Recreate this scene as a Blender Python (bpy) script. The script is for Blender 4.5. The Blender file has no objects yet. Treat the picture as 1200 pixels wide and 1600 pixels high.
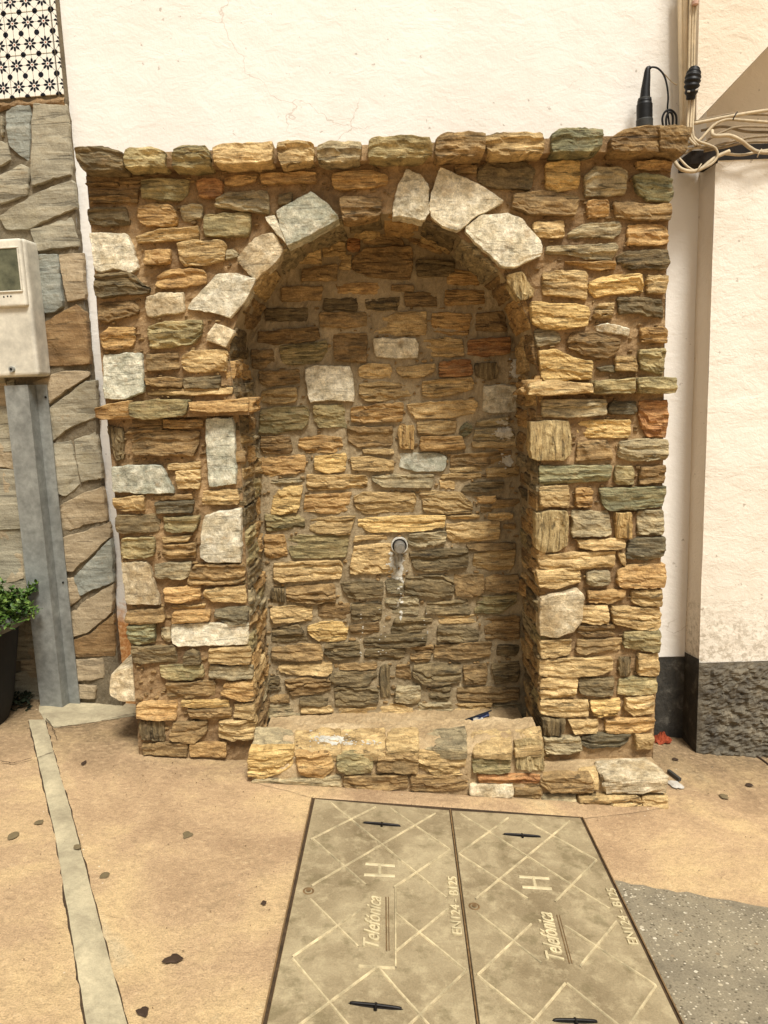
import bpy, math, random
from mathutils import Vector, noise
from mathutils.bvhtree import BVHTree
random.seed(7)
R = math.radians
SC = bpy.context.scene
COL = SC.collection

# ------------------------------------------------------------------ camera, sky, sun, exposure
F = 1155.0                      # focal length in pixels of the 1200x1600 photograph
H = 1.40
PITCH, ROLL = R(9.0), R(2.0)
fw = Vector((0, math.cos(PITCH), -math.sin(PITCH)))
r0 = Vector((1, 0, 0)); u0 = Vector((0, math.sin(PITCH), math.cos(PITCH)))
rt = r0*math.cos(ROLL) - u0*math.sin(ROLL)
up = u0*math.cos(ROLL) + r0*math.sin(ROLL)
CAM = Vector((0, 0, H))
cd = bpy.data.cameras.new("camera"); cam = bpy.data.objects.new("camera", cd); COL.objects.link(cam)
from mathutils import Matrix
cam.matrix_world = Matrix(((rt.x, up.x, -fw.x, 0), (rt.y, up.y, -fw.y, 0), (rt.z, up.z, -fw.z, H), (0, 0, 0, 1)))
cd.sensor_fit = 'VERTICAL'; cd.sensor_height = 36; cd.lens = F/1600*36
cd.clip_start = .05; cd.clip_end = 400
SC.camera = cam

SUN_EL, SUN_AZ = R(59), R(22)   # azimuth measured from behind the camera towards the right
w = bpy.data.worlds.new("World"); SC.world = w; w.use_nodes = True
nt = w.node_tree; bg = nt.nodes['Background']
sk = nt.nodes.new('ShaderNodeTexSky'); sk.sky_type = 'NISHITA'; sk.sun_disc = False
sk.sun_elevation = SUN_EL; sk.air_density = 1.0; sk.dust_density = 4.0; sk.ozone_density = 1.0
hs = nt.nodes.new('ShaderNodeHueSaturation'); hs.inputs['Saturation'].default_value = .12
tn = nt.nodes.new('ShaderNodeMix'); tn.data_type = 'RGBA'; tn.blend_type = 'MULTIPLY'
tn.inputs[0].default_value = 1; tn.inputs[7].default_value = (1.0, .985, .95, 1)
nt.links.new(sk.outputs[0], hs.inputs['Color']); nt.links.new(hs.outputs[0], tn.inputs[6]); nt.links.new(tn.outputs[2], bg.inputs[0])
bg.inputs[1].default_value = .070
sl = bpy.data.lights.new("sun", 'SUN'); sun = bpy.data.objects.new("sun", sl); COL.objects.link(sun)
sl.energy = 3.2; sl.angle = R(15); sl.color = (1.0, .97, .915)
sd = Vector((math.sin(SUN_AZ)*math.cos(SUN_EL), -math.cos(SUN_AZ)*math.cos(SUN_EL), math.sin(SUN_EL)))
sun.rotation_euler = sd.to_track_quat('Z', 'Y').to_euler()
sk.sun_rotation = math.atan2(sd.x, sd.y)
SC.view_settings.view_transform = 'Standard'; SC.view_settings.look = 'None'
SC.view_settings.exposure = 0.50; SC.view_settings.gamma = 1; SC.view_settings.use_curve_mapping = False
SC.cycles.max_bounces = 6

# ------------------------------------------------------------------ places
def ray(px, py): return fw + rt*((px-600)/F) - up*((py-800)/F)
SX, SY = .10, .02               # the street falls to the right and a little towards the wall
_d = ray(220, 1180)
D = -H/(_d.z/_d.y + SX*_d.x/_d.y)           # front of the fountain
DN = D + .34                                # back of the niche
YW = D + .45                                # white wall
YP = D + .31                                # right pier
def gz(x, y): return -SX*x - SY*(y-D)
def onY(px, py, y):
    d = ray(px, py); t = y/d.y
    return CAM + d*t
def onG(px, py, lift=0.0):
    d = ray(px, py); n = Vector((SX, SY, 1)); t = (SY*D + lift - H)/d.dot(n)
    return CAM + d*t
class Fr:
    def __init__(s, O, U, V):
        s.O = Vector(O); s.U = Vector(U).normalized(); s.V = Vector(V).normalized(); s.N = s.U.cross(s.V).normalized()
    def px(s, a, b, lift=0.0):
        d = ray(a, b); t = (s.O + s.N*lift - CAM).dot(s.N)/d.dot(s.N); p = CAM + d*t - s.O
        return (p.dot(s.U), p.dot(s.V))
    def w(s, u, v, n=0.0): return s.O + s.U*u + s.V*v + s.N*n
def frY(y): return Fr((0, y, 0), (1, 0, 0), (0, 0, 1))      # normal (0,-1,0), towards the camera
FF = frY(D); FN = frY(DN); FW = frY(YW)

# ------------------------------------------------------------------ object helpers
def mesh_obj(name, verts, faces, mat, parent=None, smooth=False, mats=None, fm=None):
    me = bpy.data.meshes.new(name); me.from_pydata([tuple(v) for v in verts], [], faces)
    for m in (mats or [mat]): me.materials.append(m)
    if fm:
        for p, i in zip(me.polygons, fm): p.material_index = i
    if smooth:
        me.polygons.foreach_set('use_smooth', [True]*len(me.polygons))
    me.update()
    o = bpy.data.objects.new(name, me); COL.objects.link(o)
    if parent: o.parent = parent
    return o
def tag(o, label=None, cat=None, group=None, kind=None):
    if label: o['label'] = label
    if cat: o['category'] = cat
    if group: o['group'] = group
    if kind: o['kind'] = kind
    return o
def empty(name, label, cat, group=None):
    o = bpy.data.objects.new(name, None); COL.objects.link(o); o.empty_display_size = .1
    return tag(o, label, cat, group)
def nz(x, y, z, s=1.0): return noise.noise(Vector((x*s, y*s, z*s)))
class MB:
    def __init__(s): s.v = []; s.f = []
    def add(s, v, f):
        b = len(s.v); s.v += [Vector(x) for x in v]; s.f += [tuple(b+i for i in q) for q in f]
    def grid(s, fn, nu, nv, flip=False):
        b = len(s.v)
        for j in range(nv+1):
            for i in range(nu+1): s.v.append(Vector(fn(i/nu, j/nv)))
        for j in range(nv):
            for i in range(nu):
                a = b+j*(nu+1)+i; q = (a, a+1, a+nu+2, a+nu+1)
                s.f.append(q[::-1] if flip else q)
    def box(s, O, X, Y, Z):
        O, X, Y, Z = map(Vector, (O, X, Y, Z))
        s.add([O, O+X, O+X+Y, O+Y, O+Z, O+X+Z, O+X+Y+Z, O+Y+Z],
              [(0, 3, 2, 1), (4, 5, 6, 7), (0, 1, 5, 4), (1, 2, 6, 5), (2, 3, 7, 6), (3, 0, 4, 7)])
    def rbox(s, x0, x1, y0, y1, z0, z1, r=.01, seg=3):      # box with rounded edges
        nrm = []
        c = Vector(((x0+x1)/2, (y0+y1)/2, (z0+z1)/2)); h = Vector(((x1-x0)/2, (y1-y0)/2, (z1-z0)/2))
        n = seg*2+2
        def row(hh):
            a = [-hh + r*(1-math.cos(math.pi/2*k/seg)) for k in range(seg+1)]
            return a + [-q for q in a[::-1]]
        for ax in range(3):
            for sg in (-1, 1):
                a1, a2 = (ax+1) % 3, (ax+2) % 3
                A, B = row(h[a1]), row(h[a2])
                def fn(u, v):
                    p = Vector((0, 0, 0)); p[ax] = sg*h[ax]
                    p[a1] = A[min(len(A)-1, round(u*(len(A)-1)))]; p[a2] = B[min(len(B)-1, round(v*(len(B)-1)))]
                    inn = Vector([max(-(h[k]-r), min(h[k]-r, p[k])) for k in range(3)])
                    d = p-inn
                    return c + inn + (d.normalized()*r if d.length > 1e-9 else d)
                s.grid(fn, len(A)-1, len(B)-1, flip=(sg < 0))
    def tube(s, pts, r, n=8, cap=True):
        b = len(s.v); m = len(pts); X = None
        for i, p in enumerate(pts):
            t = (pts[min(i+1, m-1)] - pts[max(i-1, 0)]).normalized()
            if X is None:
                X = t.cross(Vector((0, 1, .1))); X = X if X.length > .1 else t.cross(Vector((1, 0, 0)))
            X = (X - t*X.dot(t)).normalized(); Y = t.cross(X)
            rr = r(i/(m-1)) if callable(r) else r
            for k in range(n):
                a = 2*math.pi*k/n; s.v.append(p + X*(math.cos(a)*rr) + Y*(math.sin(a)*rr))
        for i in range(m-1):
            for k in range(n):
                a = b+i*n+k; a2 = b+i*n+(k+1) % n; s.f.append((a, a2, a2+n, a+n))
        if cap:
            s.f.append(tuple(b+k for k in range(n))[::-1]); s.f.append(tuple(b+(m-1)*n+k for k in range(n)))
    def lathe(s, c, prof, n=32):
        b = len(s.v); c = Vector(c)
        for (r, z) in prof:
            for k in range(n):
                a = 2*math.pi*k/n; s.v.append(c + Vector((r*math.cos(a), r*math.sin(a), z)))
        for i in range(len(prof)-1):
            for k in range(n):
                a = b+i*n+k; a2 = b+i*n+(k+1) % n; s.f.append((a, a2, a2+n, a+n))
    def build(s, name, mat, parent=None, smooth=False, **k): return mesh_obj(name, s.v, s.f, mat, parent, smooth, **k)
def spline(pts, n=8):
    P = [Vector(p) for p in pts]; P = [P[0]*2-P[1]] + P + [P[-1]*2-P[-2]]; out = []
    for i in range(1, len(P)-2):
        for k in range(n):
            t = k/n; a, b, c, d = P[i-1:i+3]
            out.append(.5*((2*b) + (c-a)*t + (2*a-5*b+4*c-d)*t*t + (3*b-a-3*c+d)*t**3))
    out.append(P[-2]); return out

# ------------------------------------------------------------------ materials
def lin(c): return tuple((x/255/12.92 if x/255 <= .04045 else ((x/255+.055)/1.055)**2.4) for x in c) + (1,)
class NT:
    def __init__(s, name):
        s.m = bpy.data.materials.new(name); s.m.use_nodes = True; s.t = s.m.node_tree
        s.p = s.t.nodes['Principled BSDF']; s.p.inputs['Specular IOR Level'].default_value = .3
    def n(s, t, **k):
        x = s.t.nodes.new(t)
        for a, b in k.items(): setattr(x, a, b)
        return x
    def l(s, a, b): s.t.links.new(a, b)
    def val(s, sock, v):
        if hasattr(v, 'links') or hasattr(v, 'is_linked'): s.l(v, sock)
        else: sock.default_value = v
    def math(s, op, a, b=0.0, c=0.0, clamp=False):
        x = s.n('ShaderNodeMath', operation=op, use_clamp=clamp)
        for i, v in enumerate((a, b, c)): s.val(x.inputs[i], v)
        return x.outputs[0]
    def pos(s): return s.n('ShaderNodeNewGeometry').outputs['Position']
    def mapping(s, v, sc=(1, 1, 1), loc=(0, 0, 0), rot=(0, 0, 0)):
        x = s.n('ShaderNodeMapping'); s.l(v, x.inputs[0])
        x.inputs['Scale'].default_value = sc; x.inputs['Location'].default_value = loc; x.inputs['Rotation'].default_value = rot
        return x.outputs[0]
    def noise(s, v, sc, det=4, rough=.6, dist=0.0):
        x = s.n('ShaderNodeTexNoise'); s.l(v, x.inputs['Vector'])
        x.inputs['Scale'].default_value = sc; x.inputs['Detail'].default_value = det
        x.inputs['Roughness'].default_value = rough; x.inputs['Distortion'].default_value = dist
        return x.outputs[0]
    def noise_vec(s, v, sc, amt):
        x = s.n('ShaderNodeTexNoise'); s.l(v, x.inputs['Vector']); x.inputs['Scale'].default_value = sc; x.inputs['Detail'].default_value = 5
        y = s.n('ShaderNodeVectorMath', operation='SCALE'); s.l(x.outputs['Color'], y.inputs[0]); y.inputs['Scale'].default_value = amt
        z = s.n('ShaderNodeVectorMath', operation='ADD'); s.l(v, z.inputs[0]); s.l(y.outputs[0], z.inputs[1]); return z.outputs[0]
    def voro(s, v, sc, feat='F1'):
        x = s.n('ShaderNodeTexVoronoi', feature=feat); s.l(v, x.inputs['Vector']); x.inputs['Scale'].default_value = sc
        return x
    def rr(s, v, a, b, c=0.0, d=1.0):
        x = s.n('ShaderNodeMapRange'); s.l(v, x.inputs[0])
        for i, q in enumerate((a, b, c, d)): x.inputs[i+1].default_value = q
        return x.outputs[0]
    def mix(s, f, a, b, mode='MIX'):
        x = s.n('ShaderNodeMix', data_type='RGBA', blend_type=mode)
        s.val(x.inputs[0], f); s.val(x.inputs[6], a); s.val(x.inputs[7], b); return x.outputs[2]
    def ramp(s, f, stops):
        x = s.n('ShaderNodeValToRGB'); s.l(f, x.inputs[0]); e = x.color_ramp.elements
        while len(e) < len(stops): e.new(.5)
        for k, (p, c) in zip(e, stops): k.position = p; k.color = c
        return x.outputs[0]
    def bump(s, h, dist, strength=1.0, prev=None):
        x = s.n('ShaderNodeBump'); s.l(h, x.inputs['Height']); x.inputs['Distance'].default_value = dist
        x.inputs['Strength'].default_value = strength
        if prev: s.l(prev, x.inputs['Normal'])
        return x.outputs[0]
    def done(s, col, rough=.9, nrm=None):
        s.val(s.p.inputs['Base Color'], col); s.val(s.p.inputs['Roughness'], rough)
        if nrm: s.l(nrm, s.p.inputs['Normal'])
        return s.m

MORTAR = (176, 150, 112)
def rock_mat(name, cols, vert=False, slab=False, contrast=1.0, smear=.35, rot=(0, 0, 0), flat=False):
    m = NT(name); p = m.pos(); oi = m.n('ShaderNodeObjectInfo')
    off = m.n('ShaderNodeVectorMath', operation='SCALE'); cx = m.n('ShaderNodeCombineXYZ')
    m.l(oi.outputs['Random'], cx.inputs[0]); m.l(oi.outputs['Random'], cx.inputs[2]); m.l(cx.outputs[0], off.inputs[0]); off.inputs['Scale'].default_value = 37
    ad = m.n('ShaderNodeVectorMath', operation='ADD'); m.l(p, ad.inputs[0]); m.l(off.outputs[0], ad.inputs[1]); v = ad.outputs[0]
    sc = (60, 22, 9) if vert else ((9, 14, 75) if not slab else (16, 16, 26))
    if flat: sc = (14, 14, 34)
    st = m.noise(m.mapping(v, sc, rot=rot), 1.0, 8, .68, .5)
    big = m.noise(v, 11, 5, .6); fine = m.noise(v, 190, 5, .72); mid = m.noise(v, 45, 5, .65) if slab else m.noise(m.mapping(v, (24, 30, 170) if not vert else (160, 30, 22)), 1.0, 5, .65, .6)
    def tame(x):
        l_ = (x[0]*.3+x[1]*.55+x[2]*.15); k = .22 if slab else .50
        l_ = l_*.95 if slab else 140+(l_-145)*(.88 if l_ > 145 else .84)
        t_ = (l_*1.13, l_*.99, l_*.70) if not slab else (l_*1.05, l_*1.0, l_*.86)
        x0 = x[0]*.3+x[1]*.55+x[2]*.15
        return tuple(min(250, (q/x0*l_)*(1-k)+w_*k) for q, w_ in zip(x, t_))
    c = [lin(tame(x)) for x in cols]
    base = m.ramp(m.rr(st, .34, .66), [(0, c[0]), (.45, c[1]), (1, c[2])])
    base = m.mix(m.rr(big, .50, .66), base, c[3])
    dk = m.rr(fine, .30, .64, .66, 1.22); base = m.mix(1.0, base, dk, 'MULTIPLY')
    dk2 = m.rr(mid, .32, .66, .66, 1.26); base = m.mix(1.0, base, dk2, 'MULTIPLY')
    tone = m.rr(oi.outputs['Random'], 0, 1, .86, 1.14); base = m.mix(1.0, base, tone, 'MULTIPLY')
    base = m.mix(m.math('MULTIPLY', m.rr(m.noise(v, 24, 6, .7), .56, .66), smear), base, lin(MORTAR))
    crack = m.rr(m.noise(m.mapping(v, (8, 9, 85) if not vert else (70, 9, 8), loc=(3, 3, 3), rot=rot), 1.0, 5, .6, 1.2), .36, .41, .42 if not slab else .7, 1.0)
    base = m.mix(1.0, base, crack, 'MULTIPLY')
    b = m.bump(st, .005 if flat or slab else .008, .8); b = m.bump(mid, .003 if flat else .006, .8, b); b = m.bump(fine, .0030, .8, b); b = m.bump(crack, .004, .8 if not flat else .3, b)
    return m.done(base, .88, b)
M = {}
M['o'] = rock_mat('ochre_schist', [(112, 72, 34), (184, 132, 70), (216, 172, 108), (196, 150, 92)])
M['t'] = rock_mat('tan_schist', [(126, 94, 54), (192, 156, 102), (228, 196, 140), (176, 140, 88)])
M['T'] = rock_mat('gold_schist', [(160, 112, 50), (222, 176, 98), (244, 210, 140), (226, 184, 112)], smear=.15)
M['b'] = rock_mat('brown_schist', [(82, 58, 32), (146, 108, 64), (186, 146, 92), (126, 98, 62)])
M['d'] = rock_mat('dark_schist', [(56, 46, 32), (106, 90, 62), (150, 128, 90), (90, 80, 58)], smear=.25)
M['g'] = rock_mat('olive_schist', [(84, 76, 48), (148, 136, 92), (188, 172, 122), (124, 122, 84)])
M['G'] = rock_mat('grey_schist', [(88, 80, 62), (152, 142, 116), (196, 182, 148), (132, 124, 104)])
M['n'] = rock_mat('green_schist', [(74, 80, 60), (128, 136, 104), (172, 172, 132), (108, 116, 94)])
M['k'] = rock_mat('slate_schist', [(60, 56, 44), (102, 96, 78), (144, 136, 110), (86, 82, 68)], smear=.15)
M['r'] = rock_mat('rust_schist', [(128, 66, 30), (188, 114, 62), (222, 156, 96), (160, 92, 48)])
M['w'] = rock_mat('white_slab', [(166, 154, 124), (216, 206, 178), (240, 232, 208), (206, 190, 154)], slab=True, smear=.5, rot=(0, .6, 0))
M['m'] = rock_mat('pale_green_slab', [(140, 142, 122), (186, 184, 162), (226, 222, 200), (168, 172, 152)], slab=True, smear=.4, rot=(0, -.4, 0))
M['p'] = rock_mat('pale_tan_slab', [(150, 130, 94), (208, 188, 150), (232, 216, 182), (186, 160, 116)], slab=True, smear=.35)
M['v'] = rock_mat('upright_schist', [(120, 100, 62), (182, 160, 112), (216, 200, 156), (166, 136, 84)], vert=True)
M['V'] = rock_mat('upright_gold_schist', [(140, 92, 44), (202, 156, 88), (228, 196, 132), (190, 146, 84)], vert=True)
M['D'] = rock_mat('upright_dark_schist', [(62, 50, 34), (110, 92, 62), (150, 130, 94), (96, 86, 64)], vert=True)

for k_, cols_ in (('o', [(132, 88, 46), (192, 140, 80), (220, 176, 112), (200, 154, 96)]), ('t', [(146, 112, 68), (200, 164, 110), (230, 200, 146), (180, 144, 92)]),
                  ('b', [(98, 74, 44), (150, 114, 70), (188, 150, 98), (130, 104, 68)]), ('d', [(72, 60, 42), (112, 96, 68), (150, 130, 94), (96, 86, 64)]),
                  ('g', [(100, 92, 62), (154, 142, 98), (190, 174, 126), (130, 126, 90)]), ('G', [(104, 96, 76), (158, 148, 122), (198, 184, 150), (138, 130, 108)])):
    M[k_+'s'] = rock_mat('smooth_'+M[k_].name, cols_, flat=True, smear=.25)

def mortar_mat(name, c0, c1, c2, warm=None):
    m = NT(name); p = m.pos()
    a = m.noise(p, 6, 6, .65); b = m.noise(p, 60, 6, .7); c = m.noise(p, 260, 4, .7)
    col = m.ramp(m.rr(a, .3, .7), [(0, lin(c0)), (.5, lin(c1)), (1, lin(c2))])
    col = m.mix(1.0, col, m.rr(b, .3, .7, .78, 1.15), 'MULTIPLY')
    col = m.mix(1.0, col, m.rr(c, .35, .65, .8, 1.12), 'MULTIPLY')
    n = m.bump(a, .02, .3); n = m.bump(b, .010, .8, n); n = m.bump(c, .003, .8, n)
    return m.done(col, .95, n)
M_MORTAR = mortar_mat('sandy_mortar', (116, 92, 64), (150, 122, 86), (184, 154, 112))
M_MORTARN = mortar_mat('niche_mortar', (134, 118, 90), (162, 144, 112), (190, 170, 134))
M_MORTARF = mortar_mat('grey_mortar', (98, 88, 70), (124, 112, 90), (146, 132, 106))
M_CONC = mortar_mat('old_concrete', (158, 132, 96), (186, 160, 120), (208, 184, 144))
M_BED = mortar_mat('sandy_cement', (160, 134, 98), (184, 158, 116), (204, 180, 138))
M_LIME = mortar_mat('lime_crust', (176, 170, 152), (206, 201, 186), (226, 221, 206))

def plaster(name, col, dirt, low=None, bumpy=1.0):
    m = NT(name); p = m.pos()
    a = m.noise(m.mapping(p, (1, 1, .8)), 1.7, 5, .6, .4); b = m.noise(m.mapping(p, (1, 1, 1.6)), 9, 7, .62, .8)
    c = m.noise(p, 70, 5, .7); tro = m.noise(m.mapping(p, (1, 1, 1.5), rot=(0, .5, 0)), 16, 6, .62, .5)
    base = m.mix(m.math('MULTIPLY', m.rr(a, .42, .75), .5), lin(col), lin(dirt))
    base = m.mix(m.math('MULTIPLY', m.rr(m.noise(m.mapping(p, (9, 9, .7)), 1.0, 6, .6, .3), .56, .74), .22), base, lin(dirt))
    sp = m.rr(m.noise(p, 33, 3, .5), .70, .74); base = m.mix(m.math('MULTIPLY', sp, .5), base, lin((120, 100, 76)))
    if low:
        sx = m.n('ShaderNodeSeparateXYZ'); m.l(p, sx.inputs[0])
        e = m.math('ADD', sx.outputs[2], m.math('MULTIPLY', m.math('SUBTRACT', b, .5), .55))
        mask = m.math('MULTIPLY', m.rr(e, low, low-.12), m.rr(sx.outputs[0], -.6, -.7))
        base = m.mix(mask, base, m.ramp(m.rr(c, .3, .7), [(0, lin((150, 88, 46))), (.5, lin((196, 140, 84))), (1, lin((222, 190, 140)))]))
    ed = m.voro(m.noise_vec(p, 4.0, .3), 1.6, 'DISTANCE_TO_EDGE').outputs['Distance']
    ck = m.math('MULTIPLY', m.rr(ed, .0035, .0010), m.rr(m.noise(p, 1.9, 3), .54, .60)); base = m.mix(m.math('MULTIPLY', ck, .38), base, lin((150, 132, 108)))
    if name.startswith('pier'):
        zb2 = onY(1150, 1034, YP).z; sx = m.n('ShaderNodeSeparateXYZ'); m.l(p, sx.inputs[0])
        e = m.math('ADD', sx.outputs[2], m.math('MULTIPLY', m.math('SUBTRACT', b, .5), .5))
        pe = m.math('MULTIPLY', m.rr(e, zb2+.34, zb2+.10), m.rr(m.noise(p, 55, 5, .7), .48, .58))
        base = m.mix(m.math('MULTIPLY', pe, .55), base, lin((150, 138, 116)))
    n = m.bump(b, .014*bumpy, .5); n = m.bump(tro, .006*bumpy, .5, n); n = m.bump(c, .0045*bumpy, .7, n); n = m.bump(sp, .004, -.5, n)
    return m.done(base, .85, n)
M_WHITE = plaster('white_plaster', (230, 226, 217), (212, 204, 190), low=.62, bumpy=.5)
M_CREAM = plaster('cream_plaster', (222, 209, 188), (200, 184, 158), bumpy=.8)
M_PIER = plaster('pier_plaster', (228, 220, 205), (204, 192, 170), bumpy=.8)

def dark_paint(name, c0, c1, c2, bumpd=.01):
    m = NT(name); p = m.pos(); a = m.noise(p, 14, 7, .68, .4); b = m.noise(p, 90, 5, .7)
    col = m.ramp(m.rr(a, .35, .72), [(0, lin(c0)), (.55, lin(c1)), (1, lin(c2))])
    col = m.mix(1.0, col, m.rr(b, .3, .7, .7, 1.2), 'MULTIPLY')
    n = m.bump(a, bumpd, .8); n = m.bump(b, .004, .8, n)
    return m.done(col, .7, n)
M_DARK = dark_paint('dark_grey_paint', (44, 42, 38), (66, 63, 56), (112, 108, 98))
M_STUC = dark_paint('rough_grey_stucco', (74, 68, 58), (106, 98, 82), (134, 124, 104), .014)

def ground_mat():
    m = NT('tan_concrete'); p = m.pos()
    a = m.noise(p, 2.2, 6, .62, .5); b = m.noise(p, 11, 7, .68, .4); c = m.noise(p, 55, 6, .7); f = m.noise(p, 240, 4, .75)
    col = m.ramp(m.rr(a, .32, .68), [(0, lin((170, 140, 106))), (.45, lin((194, 163, 124))), (.8, lin((212, 182, 134))), (1, lin((204, 182, 142)))])
    col = m.mix(m.rr(b, .50, .72, 0, .5), col, lin((180, 150, 112)))
    col = m.mix(m.rr(c, .58, .70, 0, .5), col, lin((212, 188, 148)))
    col = m.mix(1.0, col, m.rr(c, .3, .6, .84, 1.06), 'MULTIPLY')
    col = m.mix(1.0, col, m.rr(f, .34, .62, .72, 1.12), 'MULTIPLY')
    sx = m.n('ShaderNodeSeparateXYZ'); m.l(p, sx.inputs[0])
    # darker, browner tone along the foot of the walls
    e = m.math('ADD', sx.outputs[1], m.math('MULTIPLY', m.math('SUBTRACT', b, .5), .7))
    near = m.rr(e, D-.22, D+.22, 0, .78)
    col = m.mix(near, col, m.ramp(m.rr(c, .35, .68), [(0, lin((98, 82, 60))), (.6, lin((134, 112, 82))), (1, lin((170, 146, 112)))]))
    sp = m.voro(p, 42).outputs['Distance']; spk = m.math('MULTIPLY', m.rr(sp, .10, .06), m.rr(m.noise(p, 5, 3), .55, .62))
    col = m.mix(m.math('MULTIPLY', spk, .75), col, lin((84, 66, 46)))
    sp2 = m.voro(m.mapping(p, loc=(3.3, 1.2, 0)), 30).outputs['Distance']; spk2 = m.math('MULTIPLY', m.rr(sp2, .09, .06), m.rr(m.noise(p, 7, 3), .56, .60))
    col = m.mix(m.math('MULTIPLY', spk2, .7), col, lin((240, 228, 200)))
    ed = m.voro(m.mapping(m.noise_vec(p, 3.0, .22), (1, 1, 0)), 1.35, 'DISTANCE_TO_EDGE').outputs['Distance']
    ck = m.math('MULTIPLY', m.rr(ed, .0040, .0012), m.rr(m.noise(p, 1.7, 3), .62, .68)); col = m.mix(m.math('MULTIPLY', ck, .4), col, lin((88, 68, 46)))
    st2 = m.rr(m.noise(m.mapping(p, loc=(7, 2, 0)), 4.5, 6, .7, .8), .60, .68); col = m.mix(m.math('MULTIPLY', st2, .35), col, lin((136, 116, 86)))
    n = m.bump(b, .014, .6); n = m.bump(c, .009, .8, n); n = m.bump(f, .0035, .8, n); n = m.bump(ck, .004, -1, n); n = m.bump(spk, .004, -.5, n)
    return m.done(col, .92, n)
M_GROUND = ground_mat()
def strip_mat():
    m = NT('grey_cement'); p = m.pos(); a = m.noise(p, 9, 7, .65, .4); b = m.noise(p, 60, 6, .7); f = m.noise(p, 260, 3, .7)
    col = m.ramp(m.rr(a, .3, .7), [(0, lin((146, 134, 108))), (.5, lin((172, 160, 130))), (1, lin((194, 180, 146)))])
    col = m.mix(1.0, col, m.rr(b, .3, .7, .86, 1.1), 'MULTIPLY'); col = m.mix(1.0, col, m.rr(f, .3, .65, .88, 1.05), 'MULTIPLY')
    n = m.bump(a, .006, .6); n = m.bump(b, .004, .7, n)
    return m.done(col, .9, n)
M_STRIP = strip_mat()
def asphalt():
    m = NT('aggregate_asphalt'); p = m.pos(); vo = m.voro(m.mapping(p, (1, 1.25, 1)), 130); big = m.voro(m.mapping(p, (1, 1.3, 1), loc=(.3, .2, 0)), 48); a = m.noise(p, 7, 6, .65); f = m.noise(p, 180, 4, .75)
    rnd = m.n('ShaderNodeSeparateColor'); m.l(vo.outputs['Color'], rnd.inputs[0])
    col = m.ramp(m.rr(a, .3, .7), [(0, lin((126, 116, 96))), (1, lin((156, 144, 118)))])
    chip = m.math('MULTIPLY', m.rr(vo.outputs['Distance'], .42, .34), m.rr(rnd.outputs[0], .82, .88))
    col = m.mix(m.math('MULTIPLY', chip, .75), col, m.ramp(rnd.outputs[1], [(0, lin((206, 192, 160))), (1, lin((230, 220, 196)))]))
    ch2 = m.math('MULTIPLY', m.rr(vo.outputs['Distance'], .5, .4), m.rr(rnd.outputs[2], .80, .86))
    col = m.mix(m.math('MULTIPLY', ch2, .7), col, lin((82, 72, 56)))
    col = m.mix(1.0, col, m.rr(f, .3, .65, .72, 1.12), 'MULTIPLY')
    r2 = m.n('ShaderNodeSeparateColor'); m.l(big.outputs['Color'], r2.inputs[0])
    bc = m.math('MULTIPLY', m.rr(m.math('ADD', big.outputs['Distance'], m.math('MULTIPLY', f, .3)), .46, .40), m.rr(r2.outputs[0], .80, .86))
    col = m.mix(m.math('MULTIPLY', bc, .8), col, m.ramp(r2.outputs[1], [(0, lin((120, 96, 66))), (.4, lin((190, 176, 146))), (1, lin((220, 210, 186)))]))
    pit = m.rr(m.noise(p, 38, 5, .7), .64, .70); col = m.mix(m.math('MULTIPLY', pit, .6), col, lin((70, 60, 46)))
    n = m.bump(vo.outputs['Distance'], .004, -.6); n = m.bump(f, .004, .9, n); n = m.bump(pit, .006, -.8, n)
    return m.done(col, .9, n)
M_ASPH = asphalt()
def lid_mat():
    m = NT('cast_lid'); p = m.pos(); a = m.noise(p, 4, 6, .65, .5); b = m.noise(p, 22, 6, .7); f = m.noise(p, 220, 4, .75)
    col = m.ramp(m.rr(a, .30, .70), [(0, lin((124, 108, 80))), (.5, lin((148, 132, 101))), (1, lin((174, 158, 124)))])
    col = m.mix(m.rr(b, .50, .66, 0, .6), col, lin((184, 168, 132)))
    col = m.mix(m.rr(m.noise(p, 13, 5, .6), .55, .64, 0, .5), col, lin((104, 92, 62)))
    col = m.mix(1.0, col, m.rr(f, .3, .65, .80, 1.08), 'MULTIPLY')
    n = m.bump(b, .004, .6); n = m.bump(f, .0016, .8, n)
    return m.done(col, .72, n)
M_LID = lid_mat()
def simple(name, col, rough=.6, metal=0.0, var=.15, sc=40, bumpd=.001):
    m = NT(name); p = m.pos(); a = m.noise(p, sc, 5, .65); b = m.noise(p, sc*.2, 4, .6)
    c = m.mix(1.0, lin(col), m.rr(a, .3, .7, 1-var, 1+var*.6), 'MULTIPLY'); c = m.mix(1.0, c, m.rr(b, .3, .7, 1-var, 1+var*.6), 'MULTIPLY')
    m.p.inputs['Metallic'].default_value = metal
    return m.done(c, rough, m.bump(a, bumpd, .6))
M_RIB = simple('worn_rib', (194, 177, 139), .6, 0, .4, 40)
M_LETTER = simple('worn_letter', (204, 188, 148), .55, 0, .25, 50)
M_GROOVE = simple('soil_groove', (74, 58, 40), .95, 0, .4, 80, .004)
M_FRAME = simple('rusty_frame', (122, 96, 62), .8, 0, .35, 70, .003)
M_HANDLE = simple('dark_iron', (34, 31, 28), .45, .4, .3, 60)
M_GALV = simple('galvanised_steel', (146, 148, 142), .5, .35, .3, 34)
M_GALVD = simple('galvanised_side', (150, 156, 152), .5, .35, .18, 26)
M_BOX = simple('weathered_plastic', (208, 202, 184), .55, 0, .26, 22)
M_BOXD = simple('box_lid_plastic', (214, 208, 190), .5, 0, .22, 26)
M_BLACK = simple('black_plastic', (20, 19, 18), .5, 0, .3, 50)
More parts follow.
